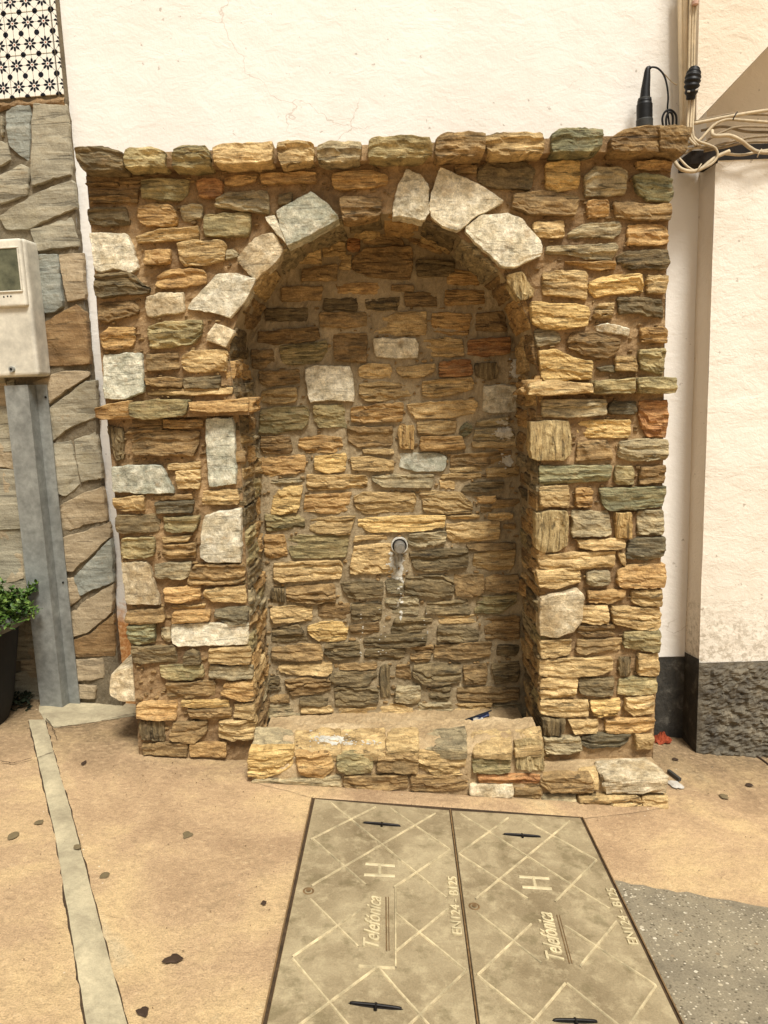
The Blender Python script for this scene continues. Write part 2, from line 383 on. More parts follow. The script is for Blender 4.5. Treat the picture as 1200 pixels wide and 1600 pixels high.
M_BLACKG = simple('grey_clamp', (62, 62, 58), .6, 0, .3, 50)
M_CABLE = simple('cream_cable', (190, 172, 140), .6, 0, .22, 60)
M_CABLEG = simple('dusty_cable', (142, 124, 96), .7, 0, .25, 60)
M_COND = simple('cream_conduit', (224, 208, 178), .6, 0, .12, 30)
M_VOID = simple('cavity_shade', (40, 34, 28), .95, 0, .4, 30, .004)  # near-black colour stands for the shade inside slots, spout hole and pier gap
M_BRASS = simple('worn_brass', (150, 148, 140), .35, .55, .35, 80)
M_LEAFD = simple('dry_leaf', (64, 48, 34), .8, 0, .3, 90)
M_GUM = simple('old_gum', (112, 98, 70), .9, 0, .2, 90)
M_RED = simple('red_rag', (140, 62, 34), .8, 0, .3, 60, .004)
M_BLUE = simple('blue_wrapper', (52, 60, 92), .35, 0, .3, 60)
M_PALE = simple('pale_litter', (178, 172, 160), .5, 0, .15, 60)
M_POT = simple('black_pot', (26, 25, 24), .7, 0, .3, 30)  # black plastic, with the shadow over the body put into the colour
M_RIM = simple('grey_pot_rim', (104, 106, 98), .8, 0, .3, 30, .004)
M_SOIL = simple('soil', (40, 30, 22), .95, 0, .4, 60, .006)
def leafmat():
    m = NT('leaf_green'); oi = m.noise(m.pos(), 34, 3, .5)
    c = m.ramp(m.rr(oi, .3, .7), [(0, lin((34, 56, 20))), (.5, lin((66, 92, 34))), (1, lin((112, 132, 56)))])
    return m.done(c, .5)
M_LEAF = leafmat()
def glassm():
    m = NT('dusty_window'); p = m.pos(); a = m.noise(p, 22, 5, .6)
    return m.done(m.ramp(m.rr(a, .3, .7), [(0, lin((70, 72, 56))), (1, lin((112, 112, 88)))]), .25)
M_GLASS = glassm()

# ------------------------------------------------------------------ stones
ALLV, ALLF = [], []          # every stone of the niche and fountain, to lay lime crusts on
def lerp_chain(ch, t):
    if len(ch) == 1: return ch[0]
    xs = [c[0] for c in ch]
    L = [0.0]
    for a, b in zip(ch, ch[1:]): L.append(L[-1] + math.hypot(b[0]-a[0], b[1]-a[1]) + 1e-9)
    s = t*L[-1]
    for i in range(len(ch)-1):
        if s <= L[i+1] or i == len(ch)-2:
            k = (s-L[i])/(L[i+1]-L[i]); a, b = ch[i], ch[i+1]
            return (a[0]+(b[0]-a[0])*k, a[1]+(b[1]-a[1])*k)
def stone(fr, top, bot, mat, proud=.02, name='stone', parent=None, kind='layer', back=.03, rough=1.0, record=False, du=.011, dv=.0075):
    """A split stone: top and bottom edge as chains of points in the frame, left to right."""
    sd_ = random.uniform(0, 500)
    w_ = math.hypot(top[-1][0]-top[0][0], top[-1][1]-top[0][1]); w2 = math.hypot(bot[-1][0]-bot[0][0], bot[-1][1]-bot[0][1])
    a, b = lerp_chain(top, .5), lerp_chain(bot, .5); h = math.hypot(a[0]-b[0], a[1]-b[1]); W = max(w_, w2)
    nu = max(6, min(24, round(W/du)+2)); nv = max(5, min(15, round(h/dv)+2))
    cr = min(.08*h, .004)/max(W, .01)                 # corner softening
    nl = max(2, min(6, round(h/.014))); offs = [random.uniform(-.0055, .0055)*rough for _ in range(nl+2)]
    tilt_u, tilt_v = random.uniform(-.006, .006), random.uniform(-.005, .005)
    vs = []
    chips = []
    for _ in range(random.randint(2, 4)):
        an = random.uniform(0, 6.283); sl = random.uniform(.25, .8); cx_, cy_ = math.cos(an), math.sin(an)
        chips.append((cx_*sl, cy_*sl, random.uniform(.18, .46)*(abs(cx_)*W+abs(cy_)*h)*sl))
    def chip(u, v):
        x, y = (u-.5)*W, (v-.5)*h; k = 0.0
        for a_, b_, c_ in chips: k = min(k, c_-(a_*x+b_*y))
        return max(k*.8, -.007)
    def place(u, v):
        e = min(v, 1-v)*2                              # 0 at top/bottom edges
        k = cr*max(0, 1-e*2.6)**2
        uu = k + (1-2*k)*u
        p, q = lerp_chain(top, uu), lerp_chain(bot, uu)
        return [p[0]+(q[0]-p[0])*v, p[1]+(q[1]-p[1])*v]
    for j in range(nv+1):
        for i in range(nu+1):
            ed = (i in (0, nu)) or (j in (0, nv))
            eu, ev = .0028/max(W, .01), .0028/max(h, .01)
            u = 0 if i == 0 else (1 if i == nu else eu+(1-2*eu)*(i-1)/(nu-2))
            v = 0 if j == 0 else (1 if j == nv else ev+(1-2*ev)*(j-1)/(nv-2))
            inner = 1 < i < nu-1 and 1 < j < nv-1
            if inner:
                u += .30/nu*nz(i*3.1, j*3.7, sd_); v += .25/nv*nz(i*2.3, j*4.1, sd_+9)
            x, y = place(u, v)
            wob = .0042*rough
            x += wob*nz(x*30+sd_, y*30, 1.7) + .0030*nz(x*95, y*95+sd_, 5.1)
            y += wob*nz(x*26, y*30+sd_, 7.7) + .0030*nz(x*90+sd_, y*95, 8.1)
            if kind == 'slab':
                n = proud + .004*nz(x*14+sd_, y*14, 2)*rough + .0022*nz(x*50, y*50, sd_) + tilt_u*(u-.5)*2 + tilt_v*(v-.5)*2
                if ed: n -= .005
            elif kind == 'up':
                li = (u + .10*nz(v*3+sd_, u*2, 3))*nl
                n = proud + offs[int(max(0, min(nl, li)))] + .004*nz(x*60, y*12, sd_)*rough + tilt_v*(v-.5)*2
                if ed: n -= .004
            else:
                li = (v + .20*nz(u*3+sd_, v*2, 3))*nl
                n = proud + offs[int(max(0, min(nl, li)))] + .0055*nz(x*12, y*60, sd_)*rough + .0025*nz(x*50, y*130, sd_+3) + tilt_u*(u-.5)*2 + tilt_v*(v-.5)*2
                if ed: n -= .003 + .004*abs(nz(x*40, y*40, sd_))
            n += chip(u, v)*(1.0 if kind != 'slab' else .5)
            vs.append(fr.w(x, y, n))
    fs = []
    for j in range(nv):
        for i in range(nu):
            p = j*(nu+1)+i; fs.append((p, p+nu+1, p+nu+2, p+1))
    ring = [i for i in range(nu+1)] + [j*(nu+1)+nu for j in range(1, nv+1)] + [nv*(nu+1)+i for i in range(nu-1, -1, -1)] + [j*(nu+1) for j in range(nv-1, 0, -1)]
    b0 = len(vs)
    for r_ in ring:
        p = vs[r_]; d = (p-fr.O).dot(fr.N); vs.append(p - fr.N*(d+back))
    m = len(ring)
    for k in range(m):
        k2 = (k+1) % m; fs.append((ring[k], ring[k2], b0+k2, b0+k))
    if record:
        o0 = len(ALLV); ALLV.extend(vs); ALLF.extend([tuple(o0+i for i in f) for f in fs])
    c = Vector((0, 0, 0))
    for p in vs[:b0]: c += p
    c /= b0
    ob = mesh_obj(name, [p-c for p in vs], fs, M[mat] if isinstance(mat, str) else mat, parent)
    ob.location = c
    return ob
def parse(txt):
    out = []
    for ln in txt.strip().splitlines():
        ln = ln.strip()
        if not ln or ln[0] == '#': continue
        code, rest = ln.split(' ', 1); t, b = rest.split('|')
        g = lambda s: [tuple(float(q) for q in p.split(',')) for p in s.split()]
        out.append((code, g(t), g(b)))
    return out
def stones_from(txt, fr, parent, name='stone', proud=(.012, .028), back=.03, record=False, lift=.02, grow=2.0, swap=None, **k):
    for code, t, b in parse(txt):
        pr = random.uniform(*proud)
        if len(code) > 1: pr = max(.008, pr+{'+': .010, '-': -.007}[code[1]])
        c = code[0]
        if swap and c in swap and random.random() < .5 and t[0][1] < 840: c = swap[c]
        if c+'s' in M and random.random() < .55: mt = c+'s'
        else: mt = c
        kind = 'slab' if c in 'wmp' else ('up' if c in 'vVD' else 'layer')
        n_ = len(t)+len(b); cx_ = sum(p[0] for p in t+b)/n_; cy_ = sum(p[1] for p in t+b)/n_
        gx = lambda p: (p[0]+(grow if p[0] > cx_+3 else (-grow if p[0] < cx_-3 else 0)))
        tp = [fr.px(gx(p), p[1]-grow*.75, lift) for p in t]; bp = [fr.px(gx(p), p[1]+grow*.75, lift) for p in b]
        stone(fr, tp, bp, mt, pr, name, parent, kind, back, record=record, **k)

CAPS = '''
d 119,233 140,230 160,231 186,236 190,240|121,252 134,266 190,264
g 196,235 205,230 235,230 250,234 256,236|194,258 205,262 232,257 254,258
g 270,235 290,229 318,228 325,233|270,258 300,260 322,258 325,255
t 331,232 345,224 395,223 422,222 424,226|334,250 345,255 400,255 424,250
t 433,224 445,222 470,222 486,224 489,228|437,250 442,257 465,252 487,248
G 496,228 520,221 563,221 564,225|497,245 510,250 530,250 560,248
g 577,221 585,214 640,214 670,217 675,230|577,244 590,246 655,243 672,240
b 683,215 692,208 740,208 756,210 757,214|682,238 688,245 730,242 755,240
t 760,210 800,206 845,205 848,210|765,236 772,240 800,240 848,236
n 865,208 880,200 940,199 944,202|866,234 870,237 920,236 938,230
b 957,215 975,204 1010,197 1030,197|955,225 960,236 990,236 1030,233
b 1031,197 1055,198 1079,203|1033,232 1055,233 1068,240
'''
LEDGE = '''
o 150,640 170,632 200,628|150,651 165,655 200,650
g 203,630 245,626 290,626|203,648 225,655 285,648 290,640
o 296,630 330,628 386,624|298,640 320,643 386,642
t+ 828,602 845,596 870,596 925,600|826,615 850,617 890,614 925,612
g 932,596 990,592|931,614 990,614
g 1000,592 1057,590|1002,613 1040,615 1057,610
'''
VOUS = '''
w 293,478 318,450 340,427 372,427 398,436|293,482 325,486 360,497 384,468 398,440
p 371,405 398,372 425,362|372,410 400,437 432,407 442,386
m+ 432,332 458,316 485,300 507,317 528,339|438,352 450,385 488,365 528,342
w 412,340 430,336|432,365 448,383
b 529,307 540,305 596,310|536,345 560,343 594,335
w 619,297 636,261 655,272 671,290|612,338 625,336 662,345 670,330
w+ 672,315 688,262 730,281 786,312|673,335 690,353 716,362 744,337 786,316
w+ 727,357 752,338 790,333 812,341 845,380|728,362 755,390 782,416 805,418 845,397
v 792,431 815,423 834,455|797,442 812,470 834,463
p 335,505 366,516|321,531 354,544
'''
FRONT = '''
b 134,275 185,273|134,288 182,289
b- 186,275 232,274|186,284 228,283
b 137,298 214,294|139,314 210,313
g 222,283 250,280 294,280|221,306 245,311 280,311 290,300
d 137,330 150,325 192,323 196,335|138,348 160,350 200,348
o 217,322 235,319 262,321 272,330|217,345 235,352 265,352 275,345
t 213,370 250,360 308,355 308,362|216,377 250,375 300,372 306,368
r 307,282 335,278 345,284|311,305 322,308 345,306
o 350,277 375,273 400,272|352,287 375,286 398,280
G 283,322 300,318 314,320|284,342 294,343 313,338
G 340,308 355,300 415,298 418,305|337,322 372,327 418,331
g 320,338 350,333 385,331 390,335|321,366 335,369 370,368 387,365
w- 139,365 170,364 195,366 205,385|147,420 157,424 175,417 200,426 214,418
o 225,392 250,390 265,391|226,413 262,409
t 276,379 300,377 345,376 352,384|281,406 290,414 320,412 348,404
G- 352,390 362,388 369,396|352,404 362,401 368,399
o 244,432 260,422 300,420 318,424|243,445 256,450 290,447 320,440
d 148,430 200,427 222,445 232,450|150,460 160,465 200,458 228,457
b 150,478 170,471 205,470 215,480|155,500 165,503 195,493 212,488
p 230,466 250,458 285,457|229,492 240,493 285,485
o 409,271 440,270 493,269|409,285 440,284 493,284
o 520,272 545,268 580,264 600,272 605,282|522,290 540,295 575,292 602,286
d- 435,303 445,300 456,301|435,316 452,317
d 750,262 765,252 820,252 835,264|749,282 775,291 828,294
b- 712,258 745,256|714,268 743,268
T- 855,254 880,250 907,250|855,292 875,297 905,290
b 805,303 845,298 885,303 904,308|800,322 830,335 897,335 903,315
t 835,347 882,345|838,367 860,370 881,369
G 892,362 915,350 970,346|892,370 920,368 960,370 970,360
G 855,386 900,384 960,380 966,386|855,394 890,396 920,403 955,404 964,394
o 885,408 910,410 962,408|900,412 930,419 962,418
t 851,426 880,423 918,423|850,458 880,462 917,466
T 922,442 940,433 1000,427 1004,445|922,453 932,462 960,458 1004,455
t 1013,432 1044,431|1014,457 1040,458
G 916,275 932,260 965,261 980,270|917,304 950,304 976,302
o 919,314 950,312|921,338 953,336
b 961,315 1000,318 1048,320|965,338 1000,342 1046,343
o 997,254 1025,251 1050,254|998,262 1025,265 1050,264
n 990,276 1010,272 1053,277|1000,300 1015,312 1047,314 1053,305
o 983,350 1035,350 1045,356|982,380 1035,382 1045,378
d 966,400 980,392 1046,390|968,410 985,418 1040,420 1046,412
T+ 830,473 875,475 920,480|833,505 850,512 880,514 918,508
t 935,475 960,473|928,495 958,495
d 968,466 1000,465 1035,470|970,490 1000,487 1010,492 1037,496
w- 932,508 950,506 985,514|935,514 960,520 982,523
b 888,535 897,521 930,520 968,532|891,542 915,553 948,560 965,545
o 1002,513 1044,511|1005,534 1043,534
g 1000,548 1040,545|1002,575 1020,580 1038,583
T 842,550 870,547 895,560 925,566|850,593 870,596 922,590
G- 838,515 860,512 875,525|840,540 865,538 876,532
t 965,558 990,557|962,578 997,580
k- 935,576 963,572|942,580 962,580
o 157,525 170,512 205,510 208,515|160,540 165,546 205,540
g 231,511 260,503 312,501 314,510|233,542 245,543 300,537 312,520
m 160,557 190,553 220,553|163,623 195,622 223,612
b 228,555 275,552|228,578 255,579 278,575
t 285,558 300,549 350,547 354,552|284,570 295,581 353,579
b 226,592 260,590 283,593|230,600 260,604 282,603
d 286,592 341,588|287,606 341,606
t- 228,609 360,607|230,617 360,616
G 848,626 900,625 947,625|850,650 900,651 946,647
k 955,632 962,628 995,628|954,644 960,647 994,646
r 1001,628 1043,625|1001,655 1015,683 1042,682
v 829,661 860,658 890,660|831,715 845,720 880,718 891,708
T- 904,658 985,657|906,683 984,683
b 905,693 925,690 950,691|902,720 930,718 960,714
G 972,690 1000,687 1043,688|967,712 985,720 1042,718
n 845,730 955,728|846,757 900,754 953,750
g 963,730 991,730|963,756 990,756
b 1003,732 1041,728|1001,755 1040,754
t 845,762 888,760|846,790 888,793
o 902,764 925,763|902,791 925,791
n 938,765 1000,763 1042,762|945,790 955,798 1000,795 1035,790
v 838,803 862,799 886,800|840,857 850,863 870,862 886,850
G 897,800 952,800|896,838 930,838 957,835
V 962,803 986,803|966,840 986,840
G 1000,800 1037,798|1000,835 1038,835
t 905,846 970,843 977,847|907,855 930,859 975,857
k 985,848 1000,842 1040,841|981,872 1010,875 1038,868
t 844,870 900,865 962,862|845,888 870,891 960,885
t- 968,865 977,868|970,880 977,886
t 840,895 880,890 905,893 908,900|845,917 875,919 905,910
G 918,897 952,893|920,912 930,915 953,912
o+ 968,895 985,884 1041,884|967,912 975,918 1038,916
o 921,926 978,923|921,940 950,942 975,937
t 989,925 1034,922|990,942 1005,946 1033,947
p+ 844,937 870,928 900,922 909,930|844,990 870,995 895,985 908,968
t 912,950 950,947|908,970 930,975 949,972
t 957,950 990,951 1033,950|960,973 1000,985 1025,986 1033,980
b- 906,980 960,978|905,990 920,995 960,995
g 978,990 1030,987|978,1012 1000,1016 1030,1018
t 846,1003 893,1000|846,1029 890,1024
b 906,1003 930,1001 974,1000|903,1018 915,1022 970,1016
t 845,1033 900,1030 957,1030|845,1055 865,1060 940,1055 957,1045
D 970,1030 985,1030|970,1057 984,1057
t 1000,1025 1030,1024|998,1055 1028,1056
t 848,1063 890,1060 902,1062|846,1093 870,1094 900,1088
d 907,1064 960,1062|907,1083 930,1088 958,1087
g 970,1065 1000,1060 1026,1062|968,1086 1000,1086 1026,1084
t 846,1098 870,1097 918,1096|847,1118 890,1122 919,1117
T 925,1098 970,1094|928,1115 938,1120 967,1118
t 980,1093 1022,1089|978,1106 992,1118 1022,1115
D 848,1126 884,1125|852,1150 877,1148
t 889,1127 936,1126|900,1147 933,1147
o 948,1128 1000,1124 1023,1125|950,1146 1000,1146 1022,1140
G 852,1155 905,1152|855,1178 910,1175
k 912,1155 940,1150 985,1150|910,1163 922,1170 970,1168 984,1156
t 994,1150 1020,1150|996,1170 1020,1170
D 165,668 189,670|178,720 190,716
b- 208,655 252,654|208,664 252,664
o 256,657 315,656|258,668 315,667
b- 197,670 250,667|197,676 250,672
b 207,684 225,675 270,673 310,675|208,705 215,710 300,713 308,695
m+ 321,656 364,653|326,761 368,755
m 174,731 210,728 250,728|178,768 235,771 272,770
t 262,727 310,723|263,734 275,735 310,733
t 275,738 311,736|279,762 310,763
t 177,780 222,775|180,795 195,798 224,796
b- 238,778 298,773|240,782 298,779
k 242,786 300,784|243,802 299,800
t 315,770 345,767 370,766|315,788 370,787
d 180,808 242,805 247,812|182,830 190,834 246,830
g 255,810 310,808|257,828 270,832 303,830
g 190,842 240,842|189,872 210,873 238,868
t 250,842 298,838|255,847 290,846
b 253,855 303,850|252,870 265,874 303,872
w+ 320,808 340,800 375,796|315,868 325,877 376,877
p 188,882 227,880|198,945 250,943
G 240,885 295,880|245,905 285,905 296,898
b 303,885 330,882 381,883|293,910 300,914 365,912 381,905
o 255,922 312,917|258,940 280,942 310,935
t 320,925 340,920 382,918|318,930 335,940 382,943
t- 266,950 318,947|270,953 315,952
o 270,958 326,956|270,973 325,972
k 335,955 385,950|336,965 360,975 385,974
b 197,957 255,952|196,970 205,975 255,970
n 198,980 240,975|202,1005 215,1009 240,1003
w 268,978 330,975 386,975|270,1003 280,1010 386,1007
G- 250,985 262,983|252,1000 264,1003
d 204,1014 270,1011|208,1037 275,1037
d 289,1024 300,1016 309,1024|287,1038 313,1037
t 327,1015 390,1012|327,1035 390,1038
g 248,1045 280,1042 315,1043|252,1056 265,1063 300,1062 315,1058
G 327,1043 394,1043|327,1058 360,1062 393,1060
b 260,1070 333,1066|262,1090 290,1092 334,1088
o 352,1069 392,1067|345,1085 375,1097 395,1095
o 215,1101 275,1097|215,1120 245,1124 272,1127
T- 283,1098 355,1097|283,1105 355,1107
b 293,1111 360,1109|300,1125 360,1123
t 367,1103 396,1101|367,1120 396,1124
D 217,1130 252,1130|220,1155 255,1160
b 270,1133 322,1128|265,1158 300,1162 320,1146
t 342,1130 397,1125|342,1150 365,1157 397,1155
b- 221,1165 290,1163|223,1180 290,1183
o 297,1164 350,1163|298,1182 352,1184
'''
NICHE = '''
d+ 552,405 575,388 640,385 645,400|550,420 580,432 640,435
b 565,360 605,357 625,370|570,380 630,382
b 470,388 500,385|468,410 500,413
b 505,370 536,367|505,400 540,396
r 543,366 561,367|543,391 562,392
b 474,420 526,412|472,438 526,436
b- 530,400 548,396|530,418 547,420
r 525,444 600,440|528,456 600,458
d 652,405 710,408|652,430 712,432
b 640,360 690,378|640,376 690,396
b- 612,444 645,446|612,452 645,455
b 632,458 682,456|635,478 683,478
d 506,467 558,465|506,483 558,484
d 570,467 625,465|575,482 620,484
r 697,455 757,452|697,475 757,474
r 700,420 745,424|700,442 748,444
d 440,450 505,447|440,470 500,468
d 415,482 480,480|415,500 478,500
d 500,489 570,487|500,508 540,511 572,509
b 600,497 620,488 666,487|582,523 600,524 665,522
o 675,490 700,488 737,490|677,515 695,522 732,523
d 745,490 790,487|745,515 792,517
d 403,520 440,515 495,512|403,535 430,538 500,530
b 392,547 425,546|395,574 408,577 427,565
g 436,541 470,538 510,533|440,567 455,570 500,565 510,550
b 520,521 572,521|525,562 550,565 572,565
w 583,530 600,529 648,529 653,540|588,556 620,559 652,558
b 662,532 700,528 722,530|665,550 680,557 725,555
r 733,532 797,527|732,553 760,557 798,550
b 405,580 465,578|406,595 420,603 467,597
w+ 477,580 490,571 545,573 551,590|484,627 515,625 545,626 553,629
b 560,575 575,568 608,569 613,577|562,588 580,591 608,590
t 620,575 640,572 678,568 680,575|622,580 632,591 665,586 678,580
r 688,567 710,563 735,562|688,587 715,588 737,585
D 743,568 775,567 778,580|743,585 765,594 776,590
t 409,613 420,608 462,606|409,628 440,630 463,626
t 562,600 600,597 640,600 645,608|562,618 575,627 640,622 645,618
t 660,598 690,592 735,590 741,600|661,617 680,620 720,613 738,608
g 408,642 430,638 475,634 482,645|404,675 430,677 470,671 480,660
g 490,634 535,633|492,655 500,667 541,667
o 549,638 590,632 630,630|549,657 570,661 628,657
t 636,632 680,628 740,625 748,630|640,640 650,653 690,654 740,645
w- 757,605 775,601 807,603|755,640 762,645 808,644
b 408,683 450,683|410,708 450,708 456,700
o 468,687 500,680 532,685|466,700 480,707 520,706 535,700
b 543,667 580,668 614,667|544,690 560,698 612,695
V 624,665 646,665|624,700 645,702
t 652,660 680,658 713,658|655,678 680,680 711,675
r+ 657,683 720,682|658,703 690,704 728,700
n 720,670 728,661 737,665|718,678 725,683 735,675
G 745,660 795,652|745,667 796,663
G 742,672 800,668|740,685 775,688 805,685
t 740,692 805,691|740,698 805,697
o 402,717 475,711|402,740 420,744 475,738
T- 492,715 541,708|491,733 510,739 538,736
t 548,715 580,714 615,722|550,732 580,736 615,736
t- 564,703 614,703|570,709 614,708
m 625,710 680,708 697,715|625,730 650,737 690,735 696,727
b 705,713 760,707 800,705|705,727 750,727 797,722
t- 703,732 752,729|705,737 752,736
b 762,733 812,730|762,745 810,744
t- 690,742 752,740|690,748 752,747
t 480,744 540,742 572,745|480,765 490,766 573,762
G 581,747 620,743 678,743|582,750 600,761 675,761
G- 422,752 473,748|422,757 470,754
T- 430,763 450,761 472,760|422,802 445,803 463,800
t- 687,752 712,750|690,762 710,764
d 727,762 745,755 787,753|722,768 760,770 785,765
o 477,775 550,770|475,800 515,803 540,800
t 552,778 570,770 645,770 650,780|560,795 570,803 600,801 645,800
t 655,768 680,768 720,771 738,790|665,798 700,803 735,801
r 748,778 775,775|748,785 773,787
b 778,783 812,780|765,795 812,796
b- 752,794 772,793|752,800 772,799
g 413,805 475,806|418,830 474,829
b 485,813 500,810 555,806|485,830 500,834 545,835 550,820
T- 561,812 620,808 695,806|560,822 580,832 640,831 693,823
t- 698,807 750,806|700,812 750,812
b 765,803 800,802|763,810 780,813 800,811
o 412,838 443,836|415,870 425,874 448,868
g 450,842 470,838 545,837|452,860 458,873 500,872 540,870
t- 555,840 600,838 611,840|553,846 580,843 602,844
G 640,836 697,831|638,848 650,856 695,850
b 698,820 780,815|698,838 710,848 780,842
b- 788,822 806,820|788,828 805,827
b 730,853 750,850 807,850|735,860 760,861 805,857
t 553,856 590,850 612,850|547,895 560,897 618,896
d 640,864 690,860 732,858|650,892 690,892 730,886
t 742,867 760,864 807,860|740,885 770,891 800,890
t 428,882 470,878 530,877 535,885|428,907 440,910 500,906 530,904
b 447,920 480,915 522,913|450,938 480,943 524,940
D 424,922 442,920|424,942 444,942
d 532,914 560,909 597,910|545,935 560,935 598,933
k 602,908 630,906|606,926 628,928
d 635,902 690,900 708,910|633,925 680,934 708,930
b 710,900 755,898|712,930 740,932 756,925
b 760,905 775,900 810,900|760,920 775,926 810,925
t 422,952 450,948 488,950|423,965 430,973 485,970
b 497,945 545,945|497,965 535,968 548,966
d 550,945 595,943|550,967 595,968
G- 600,937 654,933|617,963 652,960
d 668,943 730,938|666,960 735,959
g 748,935 808,930|742,958 780,960 808,942
T 482,980 500,975 535,973 545,982|483,990 500,1003 540,1001
d 425,985 465,977|425,1005 480,1004
b 545,980 590,972|550,990 570,991 592,990
d 617,968 676,967|612,990 640,989 672,987
t- 686,965 745,963|686,975 744,973
d 685,980 720,980 748,985|685,1002 720,1004 747,1003
b 757,970 780,965 812,965|760,1000 790,1002 812,1000
d 568,1000 630,992 667,993|570,1008 600,1013 640,1010 665,1005
b 425,1015 470,1008 500,1008|425,1028 460,1033 503,1030
d 508,1008 560,1005|508,1025 530,1032 562,1027
d 572,1017 620,1014 632,1017|570,1028 590,1032 630,1033
b- 643,1012 677,1010|643,1020 677,1020
b 643,1024 673,1022|643,1035 670,1035
b 680,1010 720,1006 768,1005|680,1028 720,1031 765,1025
d 778,1010 812,1010|778,1027 810,1026
t 435,1042 470,1038 518,1036|437,1050 470,1055 510,1057 517,1050
b 522,1040 588,1037|525,1048 560,1048 587,1045
d 518,1053 540,1051 587,1051|515,1068 540,1072 570,1073 588,1057
D 595,1042 608,1040|595,1090 608,1092
b- 620,1042 640,1040|620,1060 642,1062
d 648,1042 680,1038 720,1040|647,1055 665,1070 690,1071 718,1065
b 725,1042 760,1038|727,1068 760,1070
d 768,1040 812,1036|775,1068 812,1068
b 444,1065 480,1061 515,1065|452,1080 457,1088 485,1086 515,1077
d- 420,1062 435,1058|420,1080 438,1080
d 522,1077 560,1075 590,1079|525,1103 555,1104 590,1100
G 620,1075 657,1073|618,1097 655,1101
d- 663,1078 705,1076|663,1095 700,1096
b 715,1078 760,1075 812,1078|717,1094 770,1098 808,1093
d 470,1092 513,1090|470,1102 510,1105
b- 420,1088 450,1086|420,1098 450,1098
t 592,1104 620,1102 645,1110|592,1122 620,1126 645,1122
G 655,1102 705,1100|655,1120 705,1122
t 712,1102 770,1100|712,1115 760,1118
G- 420,1105 465,1103|420,1122 468,1122
t- 472,1107 520,1106|472,1115 520,1115
t- 530,1110 588,1108|530,1120 588,1119
G- 772,1102 815,1102|772,1122 818,1124
'''

# ================================================================== THE GROUND
def gridxs(lo, hi, far, step):
    n = int((hi-lo)/step); a = [lo+(hi-lo)*i/n for i in range(n+1)]
    o = [.08, .25, .6, 1.4, 3, 7, 15, 30, 60, far]
    return [lo-k for k in o[::-1]] + a + [hi+k for k in o]
XS = gridxs(-1.7, 1.9, 110, .024); YS = gridxs(.9, D+.6, 110, .024)
gv, gf = [], []
for y in YS:
    for x in XS:
        near = abs(x) < 3 and 0 < y < 5
        z = gz(max(-12, min(12, x)), max(-12, min(12, y)))
        if near: z += .003*nz(x*2.5, y*2.5, 0) + .0012*nz(x*14, y*14, 3)
        gv.append((x, y, z))
nx = len(XS)
for j in range(len(YS)-1):
    for i in range(nx-1): gf.append((j*nx+i, j*nx+i+1, (j+1)*nx+i+1, (j+1)*nx+i))
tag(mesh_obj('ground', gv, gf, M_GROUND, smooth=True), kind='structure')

def ground_sheet(name, pts, mat, lift, thick=.0, step=.03, parent=None, edge=.004, px=True):
    """A flat patch on the ground, outlined in chains left/right (two equal lists), with a broken edge."""
    L, Rr = pts
    L = [onG(*p) if px else Vector(p) for p in L]; Rr = [onG(*p) if px else Vector(p) for p in Rr]
    def ch(c, t):
        n = len(c)-1; k = min(int(t*n), n-1); return c[k].lerp(c[k+1], t*n-k)
    nv = max(8, int(sum((a-b).length for a, b in zip(L, L[1:]))/step)); nu = max(3, int((L[0]-Rr[0]).length/step))
    b = MB()
    def fn(u, v):
        p = ch(L, v).lerp(ch(Rr, v), u)
        if u in (0, 1) or v in (0, 1):
            p = p + Vector((nz(p.x*40, p.y*40, 1), nz(p.x*40, p.y*40, 6), 0))*edge*1.0 + Vector((nz(p.x*160, p.y*160, 1), nz(p.x*160, p.y*160, 6), 0))*edge
        z = gz(p.x, p.y) + lift + .003*nz(p.x*2.5, p.y*2.5, 0) + .001*nz(p.x*20, p.y*20, 9)
        if (u in (0, 1) or v in (0, 1)): z -= min(lift, .004)
        return (p.x, p.y, z)
    b.grid(fn, nu, nv, flip=True)
    return b.build(name, mat, parent, smooth=True)
# dark joints beside the strip, then the strip itself
SL = [(45, 1126), (60, 1190), (85, 1300), (110, 1450), (135, 1600), (152, 1700)]
SRt = [(70, 1126), (85, 1180), (110, 1265), (145, 1400), (198, 1600), (226, 1700)]
sh = lambda c, d: [(x+d*(1+(y-1100)/500), y) for x, y in c]
tag(ground_sheet('strip_joint', (sh(SL, -1.8), sh(SRt, 1.5)), M_GROOVE, .0035), kind='structure')
tag(ground_sheet('concrete_strip', (SL, SRt), M_STRIP, .007, edge=.0015), kind='structure')
tag(ground_sheet('asphalt_patch', ([(955, 1376), (1000, 1480), (1050, 1580), (1110, 1700)], [(1250, 1426), (1300, 1500), (1400, 1600), (1500, 1700)]), M_ASPH, .006, edge=.007), kind='structure')
tag(ground_sheet('cement_sill', ([(62, 1100), (60, 1112), (68, 1124), (86, 1138)], [(222, 1094), (222, 1102), (222, 1110), (222, 1117)]), M_STRIP, .006), kind='structure')
tag(ground_sheet('cement_bed', ([(388, 1222), (430, 1232), (470, 1242), (492, 1249)], [(1040, 1262), (1010, 1268), (960, 1274), (908, 1280)]), M_GROUND, .006), kind='structure')
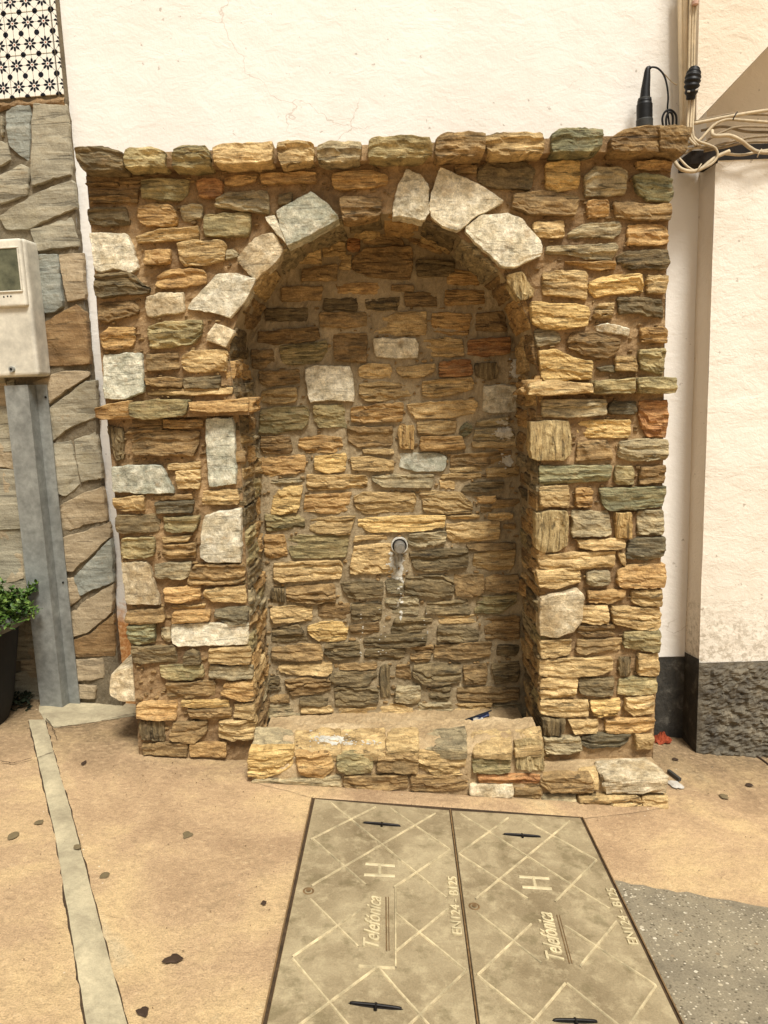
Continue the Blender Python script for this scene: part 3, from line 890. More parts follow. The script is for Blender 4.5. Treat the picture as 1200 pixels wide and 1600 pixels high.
# hairline cracks
def crack(pts, wd=.003):
    q = []
    for p in spline([onG(*a, .0) for a in pts], 10):
        q.append(p + Vector((nz(p.x*60, p.y*60, 0)*.006, nz(p.x*60, p.y*60, 4)*.006, 0)))
    b = MB(); b.grid(lambda u, v: (lambda p: (p.x + (0 if True else 0), p.y + (v-.5)*wd*(1+nz(p.x*90, p.y*90, 0)), gz(p.x, p.y)+.0095+.003*nz(p.x*2.5, p.y*2.5, 0)))(q[round(u*(len(q)-1))]), len(q)-1, 1)
    return b
cb = MB()
for pts in ([(82, 1139), (110, 1138), (140, 1134), (180, 1124), (214, 1117)], [(0, 1193), (20, 1196), (50, 1189)], [(60, 1188), (70, 1184), (86, 1177)], [(72, 1126), (82, 1139), (90, 1160)]):
    c = crack(pts, .004); cb.add(c.v, c.f)
tag(cb.build('ground_cracks', M_GROOVE), kind='structure')

# ================================================================== WALLS
ZB, ZT = -.6, 4.2
CORN = FW.px(137, 480)[0]                                # corner between white and flagstone walls
XP = frY(YP).px(1106, 620)[0]                            # left edge of the pier
PIER_TOP = frY(YP).px(1150, 250)[1]
# --- white wall
ww = empty('house_wall', 'white plastered house wall behind and above the stone fountain', 'wall')
b = MB()
zb = frY(YW).px(1050, 1026)[1]
def wfn(x0, x1, z0, z1, y, amp=.004):
    return lambda u, v: (x0+(x1-x0)*u, y - amp*nz((x0+(x1-x0)*u)*3, (z0+(z1-z0)*v)*3, y) - amp*.5*nz((x0+(x1-x0)*u)*12, (z0+(z1-z0)*v)*12, y), z0+(z1-z0)*v)
b.grid(wfn(CORN-.005, XP+.02, zb, ZT, YW), 70, 110)
b.grid(wfn(CORN-.005, -.3, ZB, zb, YW), 20, 20)
b.build('plaster', M_WHITE, ww, smooth=True)
b = MB(); b.grid(wfn(-.31, XP+.02, ZB, zb-.001, YW-.004), 40, 24); b.build('dark_base', M_DARK, ww, smooth=True)
# --- right pier
pr = empty('wall_pier', 'projecting cream wall pier right of the fountain with rough dark grey base', 'wall')
z1 = frY(YP).px(1150, 1034)[1]
b = MB(); PW = 2.6
b.grid(wfn(XP, XP+PW, z1, PIER_TOP, YP, .005), 50, 60)
b.grid(lambda u, v: (XP + .002*nz(u*5, v*9, 0), YW+(YP-YW)*u, z1+(PIER_TOP-z1)*v), 4, 40)
b.grid(lambda u, v: (XP+PW*u, YP+(.7)*v, PIER_TOP), 8, 3)
b.build('plaster', M_PIER, pr, smooth=False)
b = MB()
def stuc(u, v):
    x = XP-.004+PW*u; z = ZB+(z1-ZB)*v
    e = min(1, (1-v)*25, u*60)
    k = .010*nz(x*26, z*34, 1) + .008*nz(x*60, z*75, 4) + .004*nz(x*120, z*130, 8) + .006
    zz = z + (.010*nz(x*30, 3, 3) if v == 1 else 0)
    return (x, YP-.006-max(0, k)*e*1.5, zz)
b.grid(stuc, 260, 130)
b.build('rough_base', M_STUC, pr, smooth=False)
b = MB(); b.grid(lambda u, v: (XP-.004, YW-.006+(YP-.006-YW)*u, ZB+(z1+.02*u-ZB)*v), 3, 12); b.build('base_side', M_DARK, pr)
# --- recess behind the cables and the slanted overhang
ov = empty('stair_underside', 'cream slanted overhang at the upper right above the cable bundle', 'overhang')
fo = frY(YP-.01)
pA, pB = fo.px(1092, 186), fo.px(1200, 72)
sl_ = (pB[1]-pA[1])/(pB[0]-pA[0]); XE = XP+PW
LU = fo.px(1090, 100)[0]
b = MB()
zA = pA[1]+sl_*(LU-pA[0])
def ofn(u, v):
    x = LU+(XE-LU)*u**2.2; zl = min(ZT-.05, zA+sl_*(x-LU)); z = zl+(ZT-zl)*v
    return (x, YP-.01-.004*nz(x*4, z*4, 2)-(0.006*(1-v)**30), z)
b.grid(ofn, 50, 50)
b.grid(lambda u, v: (LU, YW+(YP-.01-YW)*u, zA+(ZT-zA)*v), 3, 20)
b.grid(lambda u, v: (lambda x: (x, YP-.01+1.2*v, min(ZT-.05, zA+sl_*(x-LU))-.002))(LU+(XE-LU)*u**2.2), 40, 12, flip=True)
b.build('plaster', M_CREAM, ov, smooth=True)
b = MB()
b.box((XP+.01, YW+.55, PIER_TOP-.02), (PW, 0, 0), (0, .1, 0), (0, 0, 1.9))
b.build('recess_back', M_CREAM, ov)
b = MB(); b.grid(lambda u, v: (XP+.021, YW+.6*u, PIER_TOP-.3+1.0*v), 2, 4); b.build('recess_side', M_CREAM, ov)

# --- flagstone wall on the left, receding a little to the left
a6 = R(6)
cpt = Vector((CORN, YW-.03, 0))
FL = Fr(cpt, (math.cos(a6), -math.sin(a6), 0), (0, 0, 1))
fwall = empty('flagstone_wall', 'grey flagstone clad wall at the left edge with patterned tiles on top', 'wall')
def corner_u(v): return .004*nz(v*20, 0, 3) + .003*nz(v*70, 0, 3)
tileb = FL.px(50, 158)[1]
b = MB()
b.grid(lambda u, v: FL.w((-3.0)*(1-u)**2 + corner_u(ZB+(tileb-ZB)*v), ZB+(tileb-ZB)*v, .004*nz(u*30, v*60, 1)+.004*nz(u*90, v*160, 1)), 90, 180)
b.grid(lambda u, v: FL.w(corner_u(ZB+(tileb-ZB)*u), ZB+(tileb-ZB)*u, -.05*v), 180, 1, flip=True)
b.build('mortar_bed', M_MORTARF, fwall)
b = MB(); b.box(FL.w(-3, tileb, -.05), FL.U*3.0, FL.V*(ZT-tileb), FL.N*.05); b.build('tile_bed', M_MORTARF, fwall)
def flag_mat(name, cols, rot, sc=(5, 5, 34)):
    m = NT(name); p = m.pos(); oi = m.n('ShaderNodeObjectInfo')
    st = m.noise(m.mapping(p, sc, rot=rot), 1.0, 6, .6, .4); big = m.noise(p, 7, 5, .6); fine = m.noise(p, 150, 5, .7)
    c = [lin(x) for x in cols]
    base = m.ramp(m.rr(st, .32, .7), [(0, c[0]), (.5, c[1]), (1, c[2])]); base = m.mix(m.rr(big, .52, .7, 0, .8), base, c[3])
    base = m.mix(1.0, base, m.rr(fine, .3, .65, .78, 1.14), 'MULTIPLY')
    crk = m.rr(m.noise(m.mapping(p, (4, 4, 40), rot=rot, loc=(2, 2, 2)), 1.0, 6, .6, 1.0), .37, .41, .6, 1); base = m.mix(1.0, base, crk, 'MULTIPLY')
    base = m.mix(m.rr(m.noise(p, 26, 6, .7), .60, .68, 0, .4), base, lin((150, 128, 96)))
    base = m.mix(1.0, base, m.rr(oi.outputs['Random'], 0, 1, .9, 1.1), 'MULTIPLY')
    n = m.bump(st, .007, .8); n = m.bump(fine, .0025, .8, n); n = m.bump(crk, .004, .7, n)
    return m.done(base, .75, n)
FM = {'G': flag_mat('grey_flag', [(126, 118, 98), (154, 146, 124), (178, 168, 142), (150, 140, 112)], (0, .5, 0)),
      'B': flag_mat('blue_flag', [(118, 118, 106), (150, 152, 140), (180, 178, 162), (132, 136, 128)], (0, 1.4, 0)),
      'P': flag_mat('beige_flag', [(138, 122, 96), (168, 150, 120), (188, 170, 138), (154, 138, 110)], (0, .5, 0)),
      'N': flag_mat('brown_flag', [(96, 74, 46), (134, 106, 70), (164, 138, 98), (104, 84, 58)], (0, 1.5, 0))}
FLAGS = '''
B 10,178 24,166 45,164|16,226 43,252
G 53,163 100,162|50,290 110,270
G 0,182 5,184|0,212 6,210
G 0,222 10,222|0,260 14,248
G 0,278 30,258 43,264|0,318 42,302
G 1,340 55,303 112,281|9,357 46,356 118,322
G 47,360 110,338|60,391 120,383
B 55,400 89,398|66,489 85,487 97,476
P 92,399 127,396|107,470 131,463
N 67,506 95,490 117,477 132,490|72,571 139,568
P 50,598 95,581 137,582|72,635 100,612 137,586
G 72,645 132,597 149,595|77,692 110,668 150,649
G 80,697 108,689|84,768 102,776 122,755
G 115,690 147,674|126,753 159,746
P 84,797 130,772 159,761|96,831 130,820 165,812
P 93,843 130,832 168,818|99,893 115,893 171,836
B 117,905 172,842|126,930 176,908
P 94,907 115,905|97,956 125,934
P 99,962 140,936 175,912|102,1001 140,985 174,955
N 102,1007 140,992 176,960|108,1027 140,1026 178,1026
P 105,1033 159,1031|105,1065 160,1060
P 105,1073 148,1073|106,1090 147,1091
P 3,787 27,791|0,839 18,855 31,854
P 0,872 33,863|0,905 9,912 37,902
P 0,597 10,600|0,665 15,660
P 0,668 15,663|0,728 20,732
P 5,740 24,738|8,770 27,779
P 5,918 39,914|5,960 42,958
G 40,960 56,958|42,1010 60,1008
P 30,1015 56,1013|35,1060 60,1058
'''
for code, t, bo in parse(FLAGS):
    pr_ = random.uniform(.010, .016); cc_ = [sum(p[i] for p in t+bo)/len(t+bo) for i in (0, 1)]; t = [(p[0]+(2 if p[0] > cc_[0]+4 else -2 if p[0] < cc_[0]-4 else 0), p[1]-1.6) for p in t]; bo = [(p[0]+(2 if p[0] > cc_[0]+4 else -2 if p[0] < cc_[0]-4 else 0), p[1]+1.6) for p in bo]
    stone(FL, [FL.px(x, y, .012) for x, y in t], [FL.px(x, y, .012) for x, y in bo], FM[code[0]], pr_, 'flagstone', fwall, 'slab', .01, rough=1.1, du=.014, dv=.014)
# the rest of the wall, out of the picture, goes on in the same way
for k in range(46):
    u0_ = -.62-.34*(k % 6)-random.uniform(0, .05); v0 = .0+.30*(k//6)+random.uniform(-.02, .02); q = random.uniform(-.05, .05)
    if v0 > tileb-.30: continue
    stone(FL, [(u0_, v0+.27+q), (u0_+.30, v0+.27-q)], [(u0_+q, v0), (u0_+.31, v0+.01)], FM[random.choice('GBPG')], .012, 'flagstone', fwall, 'slab', .01, rough=.5, du=.06, dv=.06)

# --- patterned tiles
def tile_mat():
    m = NT('star_tile_glaze'); uv = m.n('ShaderNodeAttribute', attribute_name='tile_uv').outputs['Vector']
    sx = m.n('ShaderNodeSeparateXYZ'); m.l(uv, sx.inputs[0])
    def cell(n, o, ax): return m.math('SUBTRACT', m.math('FRACT', m.math('ADD', m.math('MULTIPLY', sx.outputs[ax], n), o)), .5)
    def star(ox, oy, petals):
        x = cell(3, ox, 0); y = m.math('MULTIPLY', cell(2, oy, 1), 1.25)
        r = m.math('SQRT', m.math('ADD', m.math('MULTIPLY', x, x), m.math('MULTIPLY', y, y))); th = m.math('ARCTAN2', y, x)
        if not petals: return r
        st = math.pi/4
        d = m.math('SUBTRACT', m.math('FLOORED_MODULO', m.math('ADD', th, st/2), st), st/2)
        par = m.math('MULTIPLY', r, m.math('COSINE', d)); per = m.math('MULTIPLY', r, m.math('SINE', d))
        e = m.math('ADD', m.math('POWER', m.math('DIVIDE', m.math('SUBTRACT', par, .25), .15), 2), m.math('POWER', m.math('DIVIDE', per, .078), 2))
        ln = m.math('MULTIPLY', m.math('LESS_THAN', m.math('ABSOLUTE', per), .011), m.math('GREATER_THAN', par, .26))
        return m.math('MAXIMUM', m.math('LESS_THAN', e, 1.0), ln)
    p1 = star(.0, .0, True); dot = m.math('LESS_THAN', star(.5, .5, False), .17)
    red = m.math('LESS_THAN', star(0, 0, False), .055)
    blk = m.math('MAXIMUM', p1, dot)
    col = m.mix(red, lin((232, 228, 214)), lin((150, 74, 48))); col = m.mix(blk, col, lin((22, 22, 28)))
    return m.done(col, .22)
M_TILE = tile_mat()
tw = abs(FL.px(75, 60)[0]-FL.px(2, 62)[0])*1.0; th_ = abs(FL.px(40, 90)[1]-FL.px(40, 23)[1])
vrow = FL.px(50, 155)[1]+.006; ucol = FL.px(86, 90)[0]+.004
def make_tile(u_, v_, wd, hh, fu=1.0):
    b = MB(); b.rbox(0, wd, 0, .008, 0, hh, .0012, 1)
    vs = [FL.w(u_+p.x, v_+p.z, .008-p.y+.001) for p in b.v]
    o = mesh_obj('tile', vs, b.f, M_TILE, fwall)
    at = o.data.attributes.new('tile_uv', 'FLOAT_VECTOR', 'POINT')
    for i, p in enumerate(b.v): at.data[i].vector = (p.x/tw, p.z/th_, 0)
for r_ in range(9):
    off = -.002*r_
    if v0 and vrow+r_*th_ > ZT: break
    wlast = 0-ucol-.004
    if wlast > .01: make_tile(ucol+.003, vrow+r_*th_, wlast, th_-.003)
    for c_ in range(7 if r_ < 4 else 5):
        make_tile(ucol-(c_+1)*tw, vrow+r_*th_, tw-.003, th_-.003)
b = MB()
for seg in range(1):
    b.grid(lambda u, v: FL.w(-.5+.5*u, tileb-.012-.016*abs(nz(u*9, 1, 1))*0 + (v-.5)*(.03+.02*nz(u*12, 3, 3)), .012+.005*nz(u*30, v*5, 1)-.01*abs(v-.5)*2), 60, 5)
b.build('mortar_line', M_MORTAR, fwall)

# ================================================================== THE FOUNTAIN
ft = empty('wall_fountain', 'arched wall fountain of rough brown and white schist stones with a small spout', 'fountain')
P2 = lambda x, y: FF.px(x, y)
OL = [P2(*p) for p in ((134, 262), (146, 400), (154, 520), (166, 640), (178, 760), (192, 900), (206, 1020), (218, 1186))]
ORr = [P2(*p) for p in ((1049, 250), (1042, 400), (1038, 560), (1036, 720), (1032, 900), (1026, 1050), (1020, 1190))]
IN = [(400, 1200), (397, 1135), (390, 980), (382, 820), (374, 655), (364, 600), (358, 560), (362, 522), (376, 484), (398, 444), (428, 404), (468, 368), (520, 343), (575, 334), (615, 334), (662, 342), (705, 360), (745, 389), (780, 423), (808, 462), (828, 505), (838, 555), (840, 600), (838, 655), (842, 820), (845, 980), (848, 1135), (850, 1200)]
INW = [P2(*p) for p in IN]
def xz(chain, z):
    c = sorted(chain, key=lambda p: p[1])
    if z <= c[0][1]: return c[0][0]
    for a, b_ in zip(c, c[1:]):
        if z <= b_[1]: return a[0]+(b_[0]-a[0])*(z-a[1])/(b_[1]-a[1]+1e-9)
    return c[-1][0]
zs = (INW[6][1]+INW[21][1])/2
ztop = P2(600, 238)[1]
xl, xr = INW[6][0], INW[21][0]
arch = [p for p in INW[6:22]]
def za(x):
    for a, b_ in zip(arch, arch[1:]):
        if a[0] <= x <= b_[0]: return max(zs, a[1]+(b_[1]-a[1])*(x-a[0])/(b_[0]-a[0]+1e-9))
    return zs
def dn(x, z): return -.002 + .004*nz(x*9, z*9, 1) + .006*nz(x*28, z*28, 4) + .005*nz(x*70, z*70, 9)
body = MB()
ZL = -.5
def pil(u, v, left):
    z = ZL+(zs-ZL)*v
    a, c = (xz(OL, z), xz(INW[:7], z)) if left else (xz(INW[21:], z), xz(ORr, z))
    x = a+(c-a)*u; return (x, D-dn(x, z), z)
body.grid(lambda u, v: pil(u, v, True), 40, 170); body.grid(lambda u, v: pil(u, v, False), 40, 170)
xo0, xo1 = xz(OL, zs), xz(ORr, zs)
xs_ = [xo0+(xl-xo0)*i/40 for i in range(40)] + [xl+(xr-xl)*(.5-.5*math.cos(math.pi*i/120)) for i in range(121)] + [xr+(xo1-xr)*i/40 for i in range(1, 41)]
def topf(u, v):
    x = xs_[round(u*(len(xs_)-1))]; zb_ = za(x) if xl <= x <= xr else zs; z = zb_+(ztop-zb_)*v
    k = xz(OL, z)-xo0 if x < xl else (xz(ORr, z)-xo1 if x > xr else 0)
    wgt = (xl-x)/(xl-xo0) if x < xl else ((x-xr)/(xo1-xr) if x > xr else 0)
    x += k*wgt; return (x, D-dn(x, z), z)
body.grid(topf, len(xs_)-1, 70)
# outer sides, top, jambs and soffit of the arch
body.grid(lambda u, v: (lambda z: (xz(OL, z), YW+(D-YW)*u, z))(ZL+(ztop-ZL)*v), 4, 40)
body.grid(lambda u, v: (lambda z: (xz(ORr, z), D+(YW-D)*u, z))(ZL+(ztop-ZL)*v), 4, 40)
body.grid(lambda u, v: (xo0+(xo1-xo0)*u, D+(YW-D)*v, ztop), 10, 2)
body.build('mortar', M_MORTAR, ft)
# dense inner outline
poly = []
for a, b_ in zip(INW, INW[1:]):
    n = max(1, int(math.hypot(a[0]-b_[0], a[1]-b_[1])/.014))
    for i in range(n): poly.append((a[0]+(b_[0]-a[0])*i/n, a[1]+(b_[1]-a[1])*i/n))
poly.append(INW[-1])
nw = tag(mesh_obj('niche_wall', *(lambda B: (B.v, B.f))(
    (lambda B: (B.grid(lambda u, v: (lambda p: (p[0]+.004*nz(p[0]*20, p[1]*20, v*7), D-.003+(DN+.02-D)*v, p[1]+.004*nz(p[0]*20, p[1]*20, v*7+5)))(poly[round(u*(len(poly)-1))]), len(poly)-1, 22, flip=True),
                B.grid(lambda u, v: (xl-.12+(xr-xl+.24)*u, DN-.004*nz(u*60, v*60, 1)-.004*nz(u*150, v*150, 5), -.3+(ztop+.2)*v), 130, 150), B)[2])(MB())), M_MORTARN, ft))
stones_from(NICHE, FN, nw, proud=(.008, .019), record=True, lift=.017, grow=1.6, swap={'b': 't', 'd': 'b', 'r': 'o'})  # half the upper niche stones take paler colours in place of missing skylight
stones_from(FRONT, FF, ft, proud=(.013, .026))
stones_from(VOUS, FF, ft, 'arch_stone', proud=(.017, .024), back=.06, grow=1)
def chips_in(txt, fr, x0_, x1_, y0_, y1_, n, parent, ok, seed, base):
    rnd = random.Random(seed); boxes = []
    for _, t, b_ in parse(txt):
        q = t+b_; boxes.append((min(p[0] for p in q), max(p[0] for p in q), min(p[1] for p in q), max(p[1] for p in q)))
    B = MB(); got = 0
    for _ in range(n*30):
        if got >= n: break
        x, y = rnd.uniform(x0_, x1_), rnd.uniform(y0_, y1_); hw, hh_ = rnd.uniform(1.5, 6), rnd.uniform(1.0, 3.2)
        if not ok(x, y): continue
        if any(a-hw*.7 < x < b_+hw*.7 and c-hh_*.6 < y < d_+hh_*.6 for a, b_, c, d_ in boxes): continue
        boxes.append((x-hw, x+hw, y-hh_, y+hh_)); got += 1
        u, v = fr.px(x, y); s_ = abs(fr.px(x+1, y)[0]-u); k = rnd.randint(5, 8); ring = []; ring2 = []; ph = rnd.random()
        for i in range(k):
            a = 2*math.pi*(i+ph)/k; r = rnd.uniform(.75, 1.15)
            ring.append(fr.w(u+math.cos(a)*hw*s_*r, v+math.sin(a)*hh_*s_*r, -.006)); ring2.append(fr.w(u+math.cos(a)*hw*s_*r*.9, v+math.sin(a)*hh_*s_*r*.86, base+rnd.uniform(.001, .005)))
        B.add(ring+ring2+[fr.w(u, v, base+.006)], [(i, (i+1) % k, k+(i+1) % k, k+i) for i in range(k)]+[(k+i, k+(i+1) % k, 2*k) for i in range(k)])
    o = B.build('mortar_chips', M['b'], parent); o['kind'] = 'stuff'
def in_open(x, y): return 352 < x < 846 and y > 330+max(0, abs(x-600)-60)**2/260
chips_in(FRONT+VOUS, FF, 140, 1040, 250, 1170, 330, ft, lambda x, y: not in_open(x, y) and x > 140+(y-260)*.088 and x < 1036-(y-250)*.032, 3, .002)
chips_in(NICHE, FN, 405, 808, 480, 1100, 170, nw, lambda x, y: True, 5, .004)
# jambs and soffit stones
cum = [0.0]
for a, b_ in zip(poly, poly[1:]): cum.append(cum[-1]+math.hypot(a[0]-b_[0], a[1]-b_[1]))
def at(s):
    s = max(0, min(cum[-1]-1e-6, s))
    import bisect
    i = max(0, bisect.bisect_right(cum, s)-1); k = (s-cum[i])/(cum[i+1]-cum[i]+1e-9); a, b_ = poly[i], poly[i+1]
    return Vector((a[0]+(b_[0]-a[0])*k, 0, a[1]+(b_[1]-a[1])*k))
sa = cum[poly.index(INW[6])]; sb = cum[min(range(len(poly)), key=lambda i: math.hypot(poly[i][0]-INW[21][0], poly[i][1]-INW[21][1]))]
s = .06
while s < cum[-1]-.05:
    on_arch = sa-.05 < s < sb+.02
    hh = random.uniform(.10, .17) if on_arch else random.uniform(.035, .085)
    p0, p1 = at(s), at(s+hh); V = (p1-p0).normalized()
    fr = Fr(p0 + Vector((0, D, 0)), Vector((0, -1, 0)), V)       # normal to the inside of the opening
    if fr.N.dot(Vector((.0, 0, 0)) + Vector((at((sa+sb)/2).x, 0, .9)) - p0) < 0: fr = Fr(fr.O, Vector((0, 1, 0)), V)
    sgn = 1 if fr.U.y > 0 else -1
    cuts = [-.004, .34] if (on_arch and random.random() < .65) else [-.004, random.choice((.13, .19, .24)), .34]
    if not on_arch and random.random() < .3: cuts = [-.012, .11, .22, .34]
    for c0, c1 in zip(cuts, cuts[1:]):
        a_, b_ = sgn*(c0+.006), sgn*(c1-.006)
        if a_ > b_: a_, b_ = b_, a_
        j = lambda: random.uniform(-.006, .006)
        g_ = .005
        code = random.choice('obtbGbdt' if on_arch else 'obtbGgdo')
        L_ = (p1-p0).length
        stone(fr, [(a_, L_-g_+j()), ((a_+b_)/2, L_-g_+j()), (b_, L_-g_+j())], [(a_, g_+j()), ((a_+b_)/2, g_+j()), (b_, g_+j())], code, random.uniform(.003, .009) if on_arch else random.uniform(.005, .016), 'stone', nw, 'layer', .02, du=.02, dv=.012)
    s += hh+.004
# ledges at the spring of the arch
fl_ = frY(D-.045)
for (a, b_) in (((152, 634), (388, 650)), ((836, 600), (1050, 612))):
    lb = MB(); A, B = fl_.px(*a), fl_.px(*b_); lb.box((A[0], D-.035, min(A[1], B[1])+.004), (B[0]-A[0], 0, 0), (0, .1, 0), (0, 0, .034))
    lb.build('ledge_mortar', M_MORTAR, ft)
stones_from(LEDGE, fl_, ft, 'ledge_stone', proud=(.008, .018), back=.06, lift=.01)
# right-hand ledge turns into the niche
for (pxp, sg) in (((826, 606), 1), ((388, 634), -1)):
    X_, Z_ = fl_.px(*pxp)
    fj = Fr((X_, D, Z_), (0, sg*1.0, 0), (0, 0, 1)) if sg < 0 else Fr((X_, D, Z_), (0, 1, 0), (0, 0, 1))
    fj = Fr((X_, D, Z_), (0, -1, 0), (0, 0, 1)) if sg > 0 else Fr((X_, D, Z_), (0, 1, 0), (0, 0, 1))
    rng = (-.16, .03) if sg > 0 else (-.03, .16)
    stone(fj, [(rng[0], .024), (rng[1], .028)], [(rng[0], -.022), (rng[1], -.02)], 'o', .012, 'ledge_stone', ft, 'layer', .05)
# capping
fc = frY(D-.075)
A, B = fc.px(125, 262), fc.px(1070, 236)
cm = MB()
def capm(u, v):
    x = A[0]+(B[0]-A[0])*u; zt = fc.px(600, 222)[1]; z0_ = fc.px(600, 246)[1]
    lo = (x, D-.055-.006*nz(x*14, 0, 1), z0_ + .004*nz(x*20, 0, 0)); hi = (x, D-.055-.006*nz(x*14, 3, 1), zt)
    return [(x, D+.02, z0_), lo, (x, D-.058-.008*nz(x*16, 2, 1), (z0_+zt)/2), hi, (x, YW, zt+.02)][round(v*4)]
cm.grid(capm, 160, 4)
cm.build('cap_mortar', M_MORTAR, ft)
stones_from(CAPS, fc, ft, 'cap_stone', proud=(.012, .026), back=.10, lift=.015)
# white block standing out at the foot on the left
stones_from('p 172,1057 205,1045 238,1046|172,1085 190,1095 225,1096 243,1080', frY(D+.03), ft, proud=(.02, .02), back=.2)

# --- basin / kerb in front of the niche
YT = D-.15
fy = frY(YT)
tr = None
zt_f = fy.px(600, 1173)[1]; zt_b = FF.px(600, 1134)[1]
zfloor = FN.px(620, 1112)[1]
x0t, x1t = fy.px(392, 1190)[0], fy.px(848, 1190)[0]
b = MB()
def trf(u, v):
    x = x0t+(x1t-x0t)*u; k = .008*nz(x*14, v*12, 1)+.004*nz(x*45, v*60, 3)
    pts = [(x, YT-k, -.3), (x, YT-k, -.1), (x, YT-k, zt_f-.05), (x, YT+.004-k, zt_f-.02), (x, YT+.02, zt_f-.002+k), (x, YT+.06, zt_f+(zt_b-zt_f)*.45+k), (x, D-.02, zt_b-.004+k), (x, D+.03, zt_b+k), (x, D+.06, zt_b-.02+k), (x, D+.12, zfloor+.02+k*.6), (x, D+.24, zfloor+.005+k*.6), (x, DN+.03, zfloor+k)]
    q = v*11; i_ = min(10, int(q)); p = Vector(pts[i_]).lerp(Vector(pts[i_+1]), q-i_)
    p.z += .004*nz(p.x*40, p.y*40, 2)+.003*nz(p.x*90, p.y*90, 5); p.y += .002*nz(p.x*60, p.z*60, 8)
    return p
b.grid(trf, 200, 55)
for xx, fl in ((x0t, False), (x1t, True)): b.grid(lambda u, v: (xx, YT+.3*u, -.3+(zt_f-.004+.3)*v), 3, 3, flip=not fl)
tr = b.build('basin', M_CONC, ft)
ftop = Fr((0, YT, zt_f), (1, 0, 0), (0, D-YT, zt_b-zt_f))
BT = '''
G 403,1138 455,1139|394,1170 455,1168
t 463,1140 530,1138|460,1171 530,1172
t 536,1140 600,1139|535,1171 600,1172
t 607,1138 652,1137|605,1171 652,1170
G 665,1138 725,1137|665,1162 700,1170 728,1168
t 738,1139 795,1137|742,1168 798,1170
t 805,1138 843,1136|807,1166 846,1164
'''
BF = '''
T 391,1176 455,1174|388,1215 410,1218 440,1208 455,1196
o 462,1181 512,1180|470,1213 500,1217 520,1200
g 528,1185 545,1181 575,1183 582,1193|530,1205 550,1210 578,1207
b 592,1178 650,1178|592,1205 650,1208
t 655,1180 700,1175 725,1178|657,1200 680,1212 725,1213
g 740,1185 780,1181 797,1188|742,1206 780,1209 797,1204
v 808,1168 847,1165|810,1203 850,1205
b 538,1218 590,1215 635,1215|540,1232 580,1236 635,1232
b 645,1216 690,1216 730,1214|645,1235 690,1238 728,1235
r 750,1213 843,1215|752,1223 840,1226
p 737,1231 755,1228 800,1230|737,1242 800,1245
G- 400,1222 460,1222 530,1217|392,1226 440,1234 530,1234
b- 810,1232 845,1232|806,1248 845,1250
'''
stones_from(BT, ftop, tr, proud=(.004, .012), lift=.01, grow=3)
stones_from(BF, fy, tr, proud=(.010, .020), grow=3)
# plinth to the right of the basin
x2t = fy.px(1040, 1240)[0]
zp_f = fy.px(900, 1221)[1]; zp_b = FF.px(930, 1186)[1]
b = MB()
def plf(u, v):
    x = x1t+.002+(x2t-x1t)*u; k = .006*nz(x*20, v*9, 1)+.003*nz(x*60, v*22, 3)
    return [(x, YT+.01-k, -.4), (x, YT+.01-k, zp_f-.02), (x, YT+.03, zp_f+k*.5), (x, (YT+D)/2, (zp_f+zp_b)/2+k*.5), (x, D-.01, zp_b+k*.5), (x, D+.02, zp_b)][round(v*5)]
b.grid(plf, 60, 5)
b.grid(lambda u, v: (x2t+.002, YT+.01+.14*u, -.4+(zp_f+.4)*v), 3, 3)
pl = b.build('plinth', M_CONC, ft)
PF = '''
b 850,1219 880,1216 925,1218|847,1225 862,1238 928,1239
t 907,1248 990,1245 1001,1250|905,1257 940,1264 960,1269 1000,1265
t 1006,1248 1044,1246|1005,1270 1042,1269
G- 850,1247 900,1246|850,1256 900,1259
'''
stones_from(PF, fy, pl, proud=(.012, .03))
fpt = Fr((0, YT, zp_f), (1, 0, 0), (0, D-YT, zp_b-zp_f))
stones_from('t 905,1194 932,1190|910,1213 935,1213', fpt, pl, proud=(.006, .006))
def boulder(c8, mat, name, parent, seed, n=12):
    """A block from eight corners (front bl, br, tr, tl; back bl, br, tr, tl), faces subdivided and roughened."""
    fs = [(0, 1, 2, 3), (5, 4, 7, 6), (3, 2, 6, 7), (1, 5, 6, 2), (4, 0, 3, 7)]
    C = [Vector(c) for c in c8]; ctr = sum(C, Vector())/8; b = MB()
    for q in fs:
        a, b2, c, d = (C[i] for i in q)
        def fn(u, v):
            p = a.lerp(b2, u).lerp(d.lerp(c, u), v)
            e = min(u, 1-u)*min(v, 1-v)*4
            dr = (p-ctr).normalized()
            return p - dr*(.010*max(0, 1-e*7)) + dr*(.006*nz(p.x*20, p.y*20, p.z*50+seed)+.004*nz(p.x*60, p.y*60, p.z*140+seed))
        b.grid(fn, n, n)
    return b.build(name, M[mat], parent)
q = [fy.px(942, 1238), fy.px(1041, 1236), fy.px(1045, 1209), fy.px(938, 1210)]
zt2 = FF.px(985, 1177)[1]
boulder([(q[0][0], YT-.02, q[0][1]), (q[1][0], YT-.02, q[1][1]), (q[2][0]+.004, YT-.02, q[2][1]), (q[3][0], YT-.02, q[3][1]),
         (q[0][0], D-.02, q[0][1]), (q[1][0]-.02, D-.02, q[1][1]), (q[2][0]-.035, D-.02, zt2), (q[3][0]+.01, D-.02, zt2-.01)], 'p', 'stone', pl, 3)

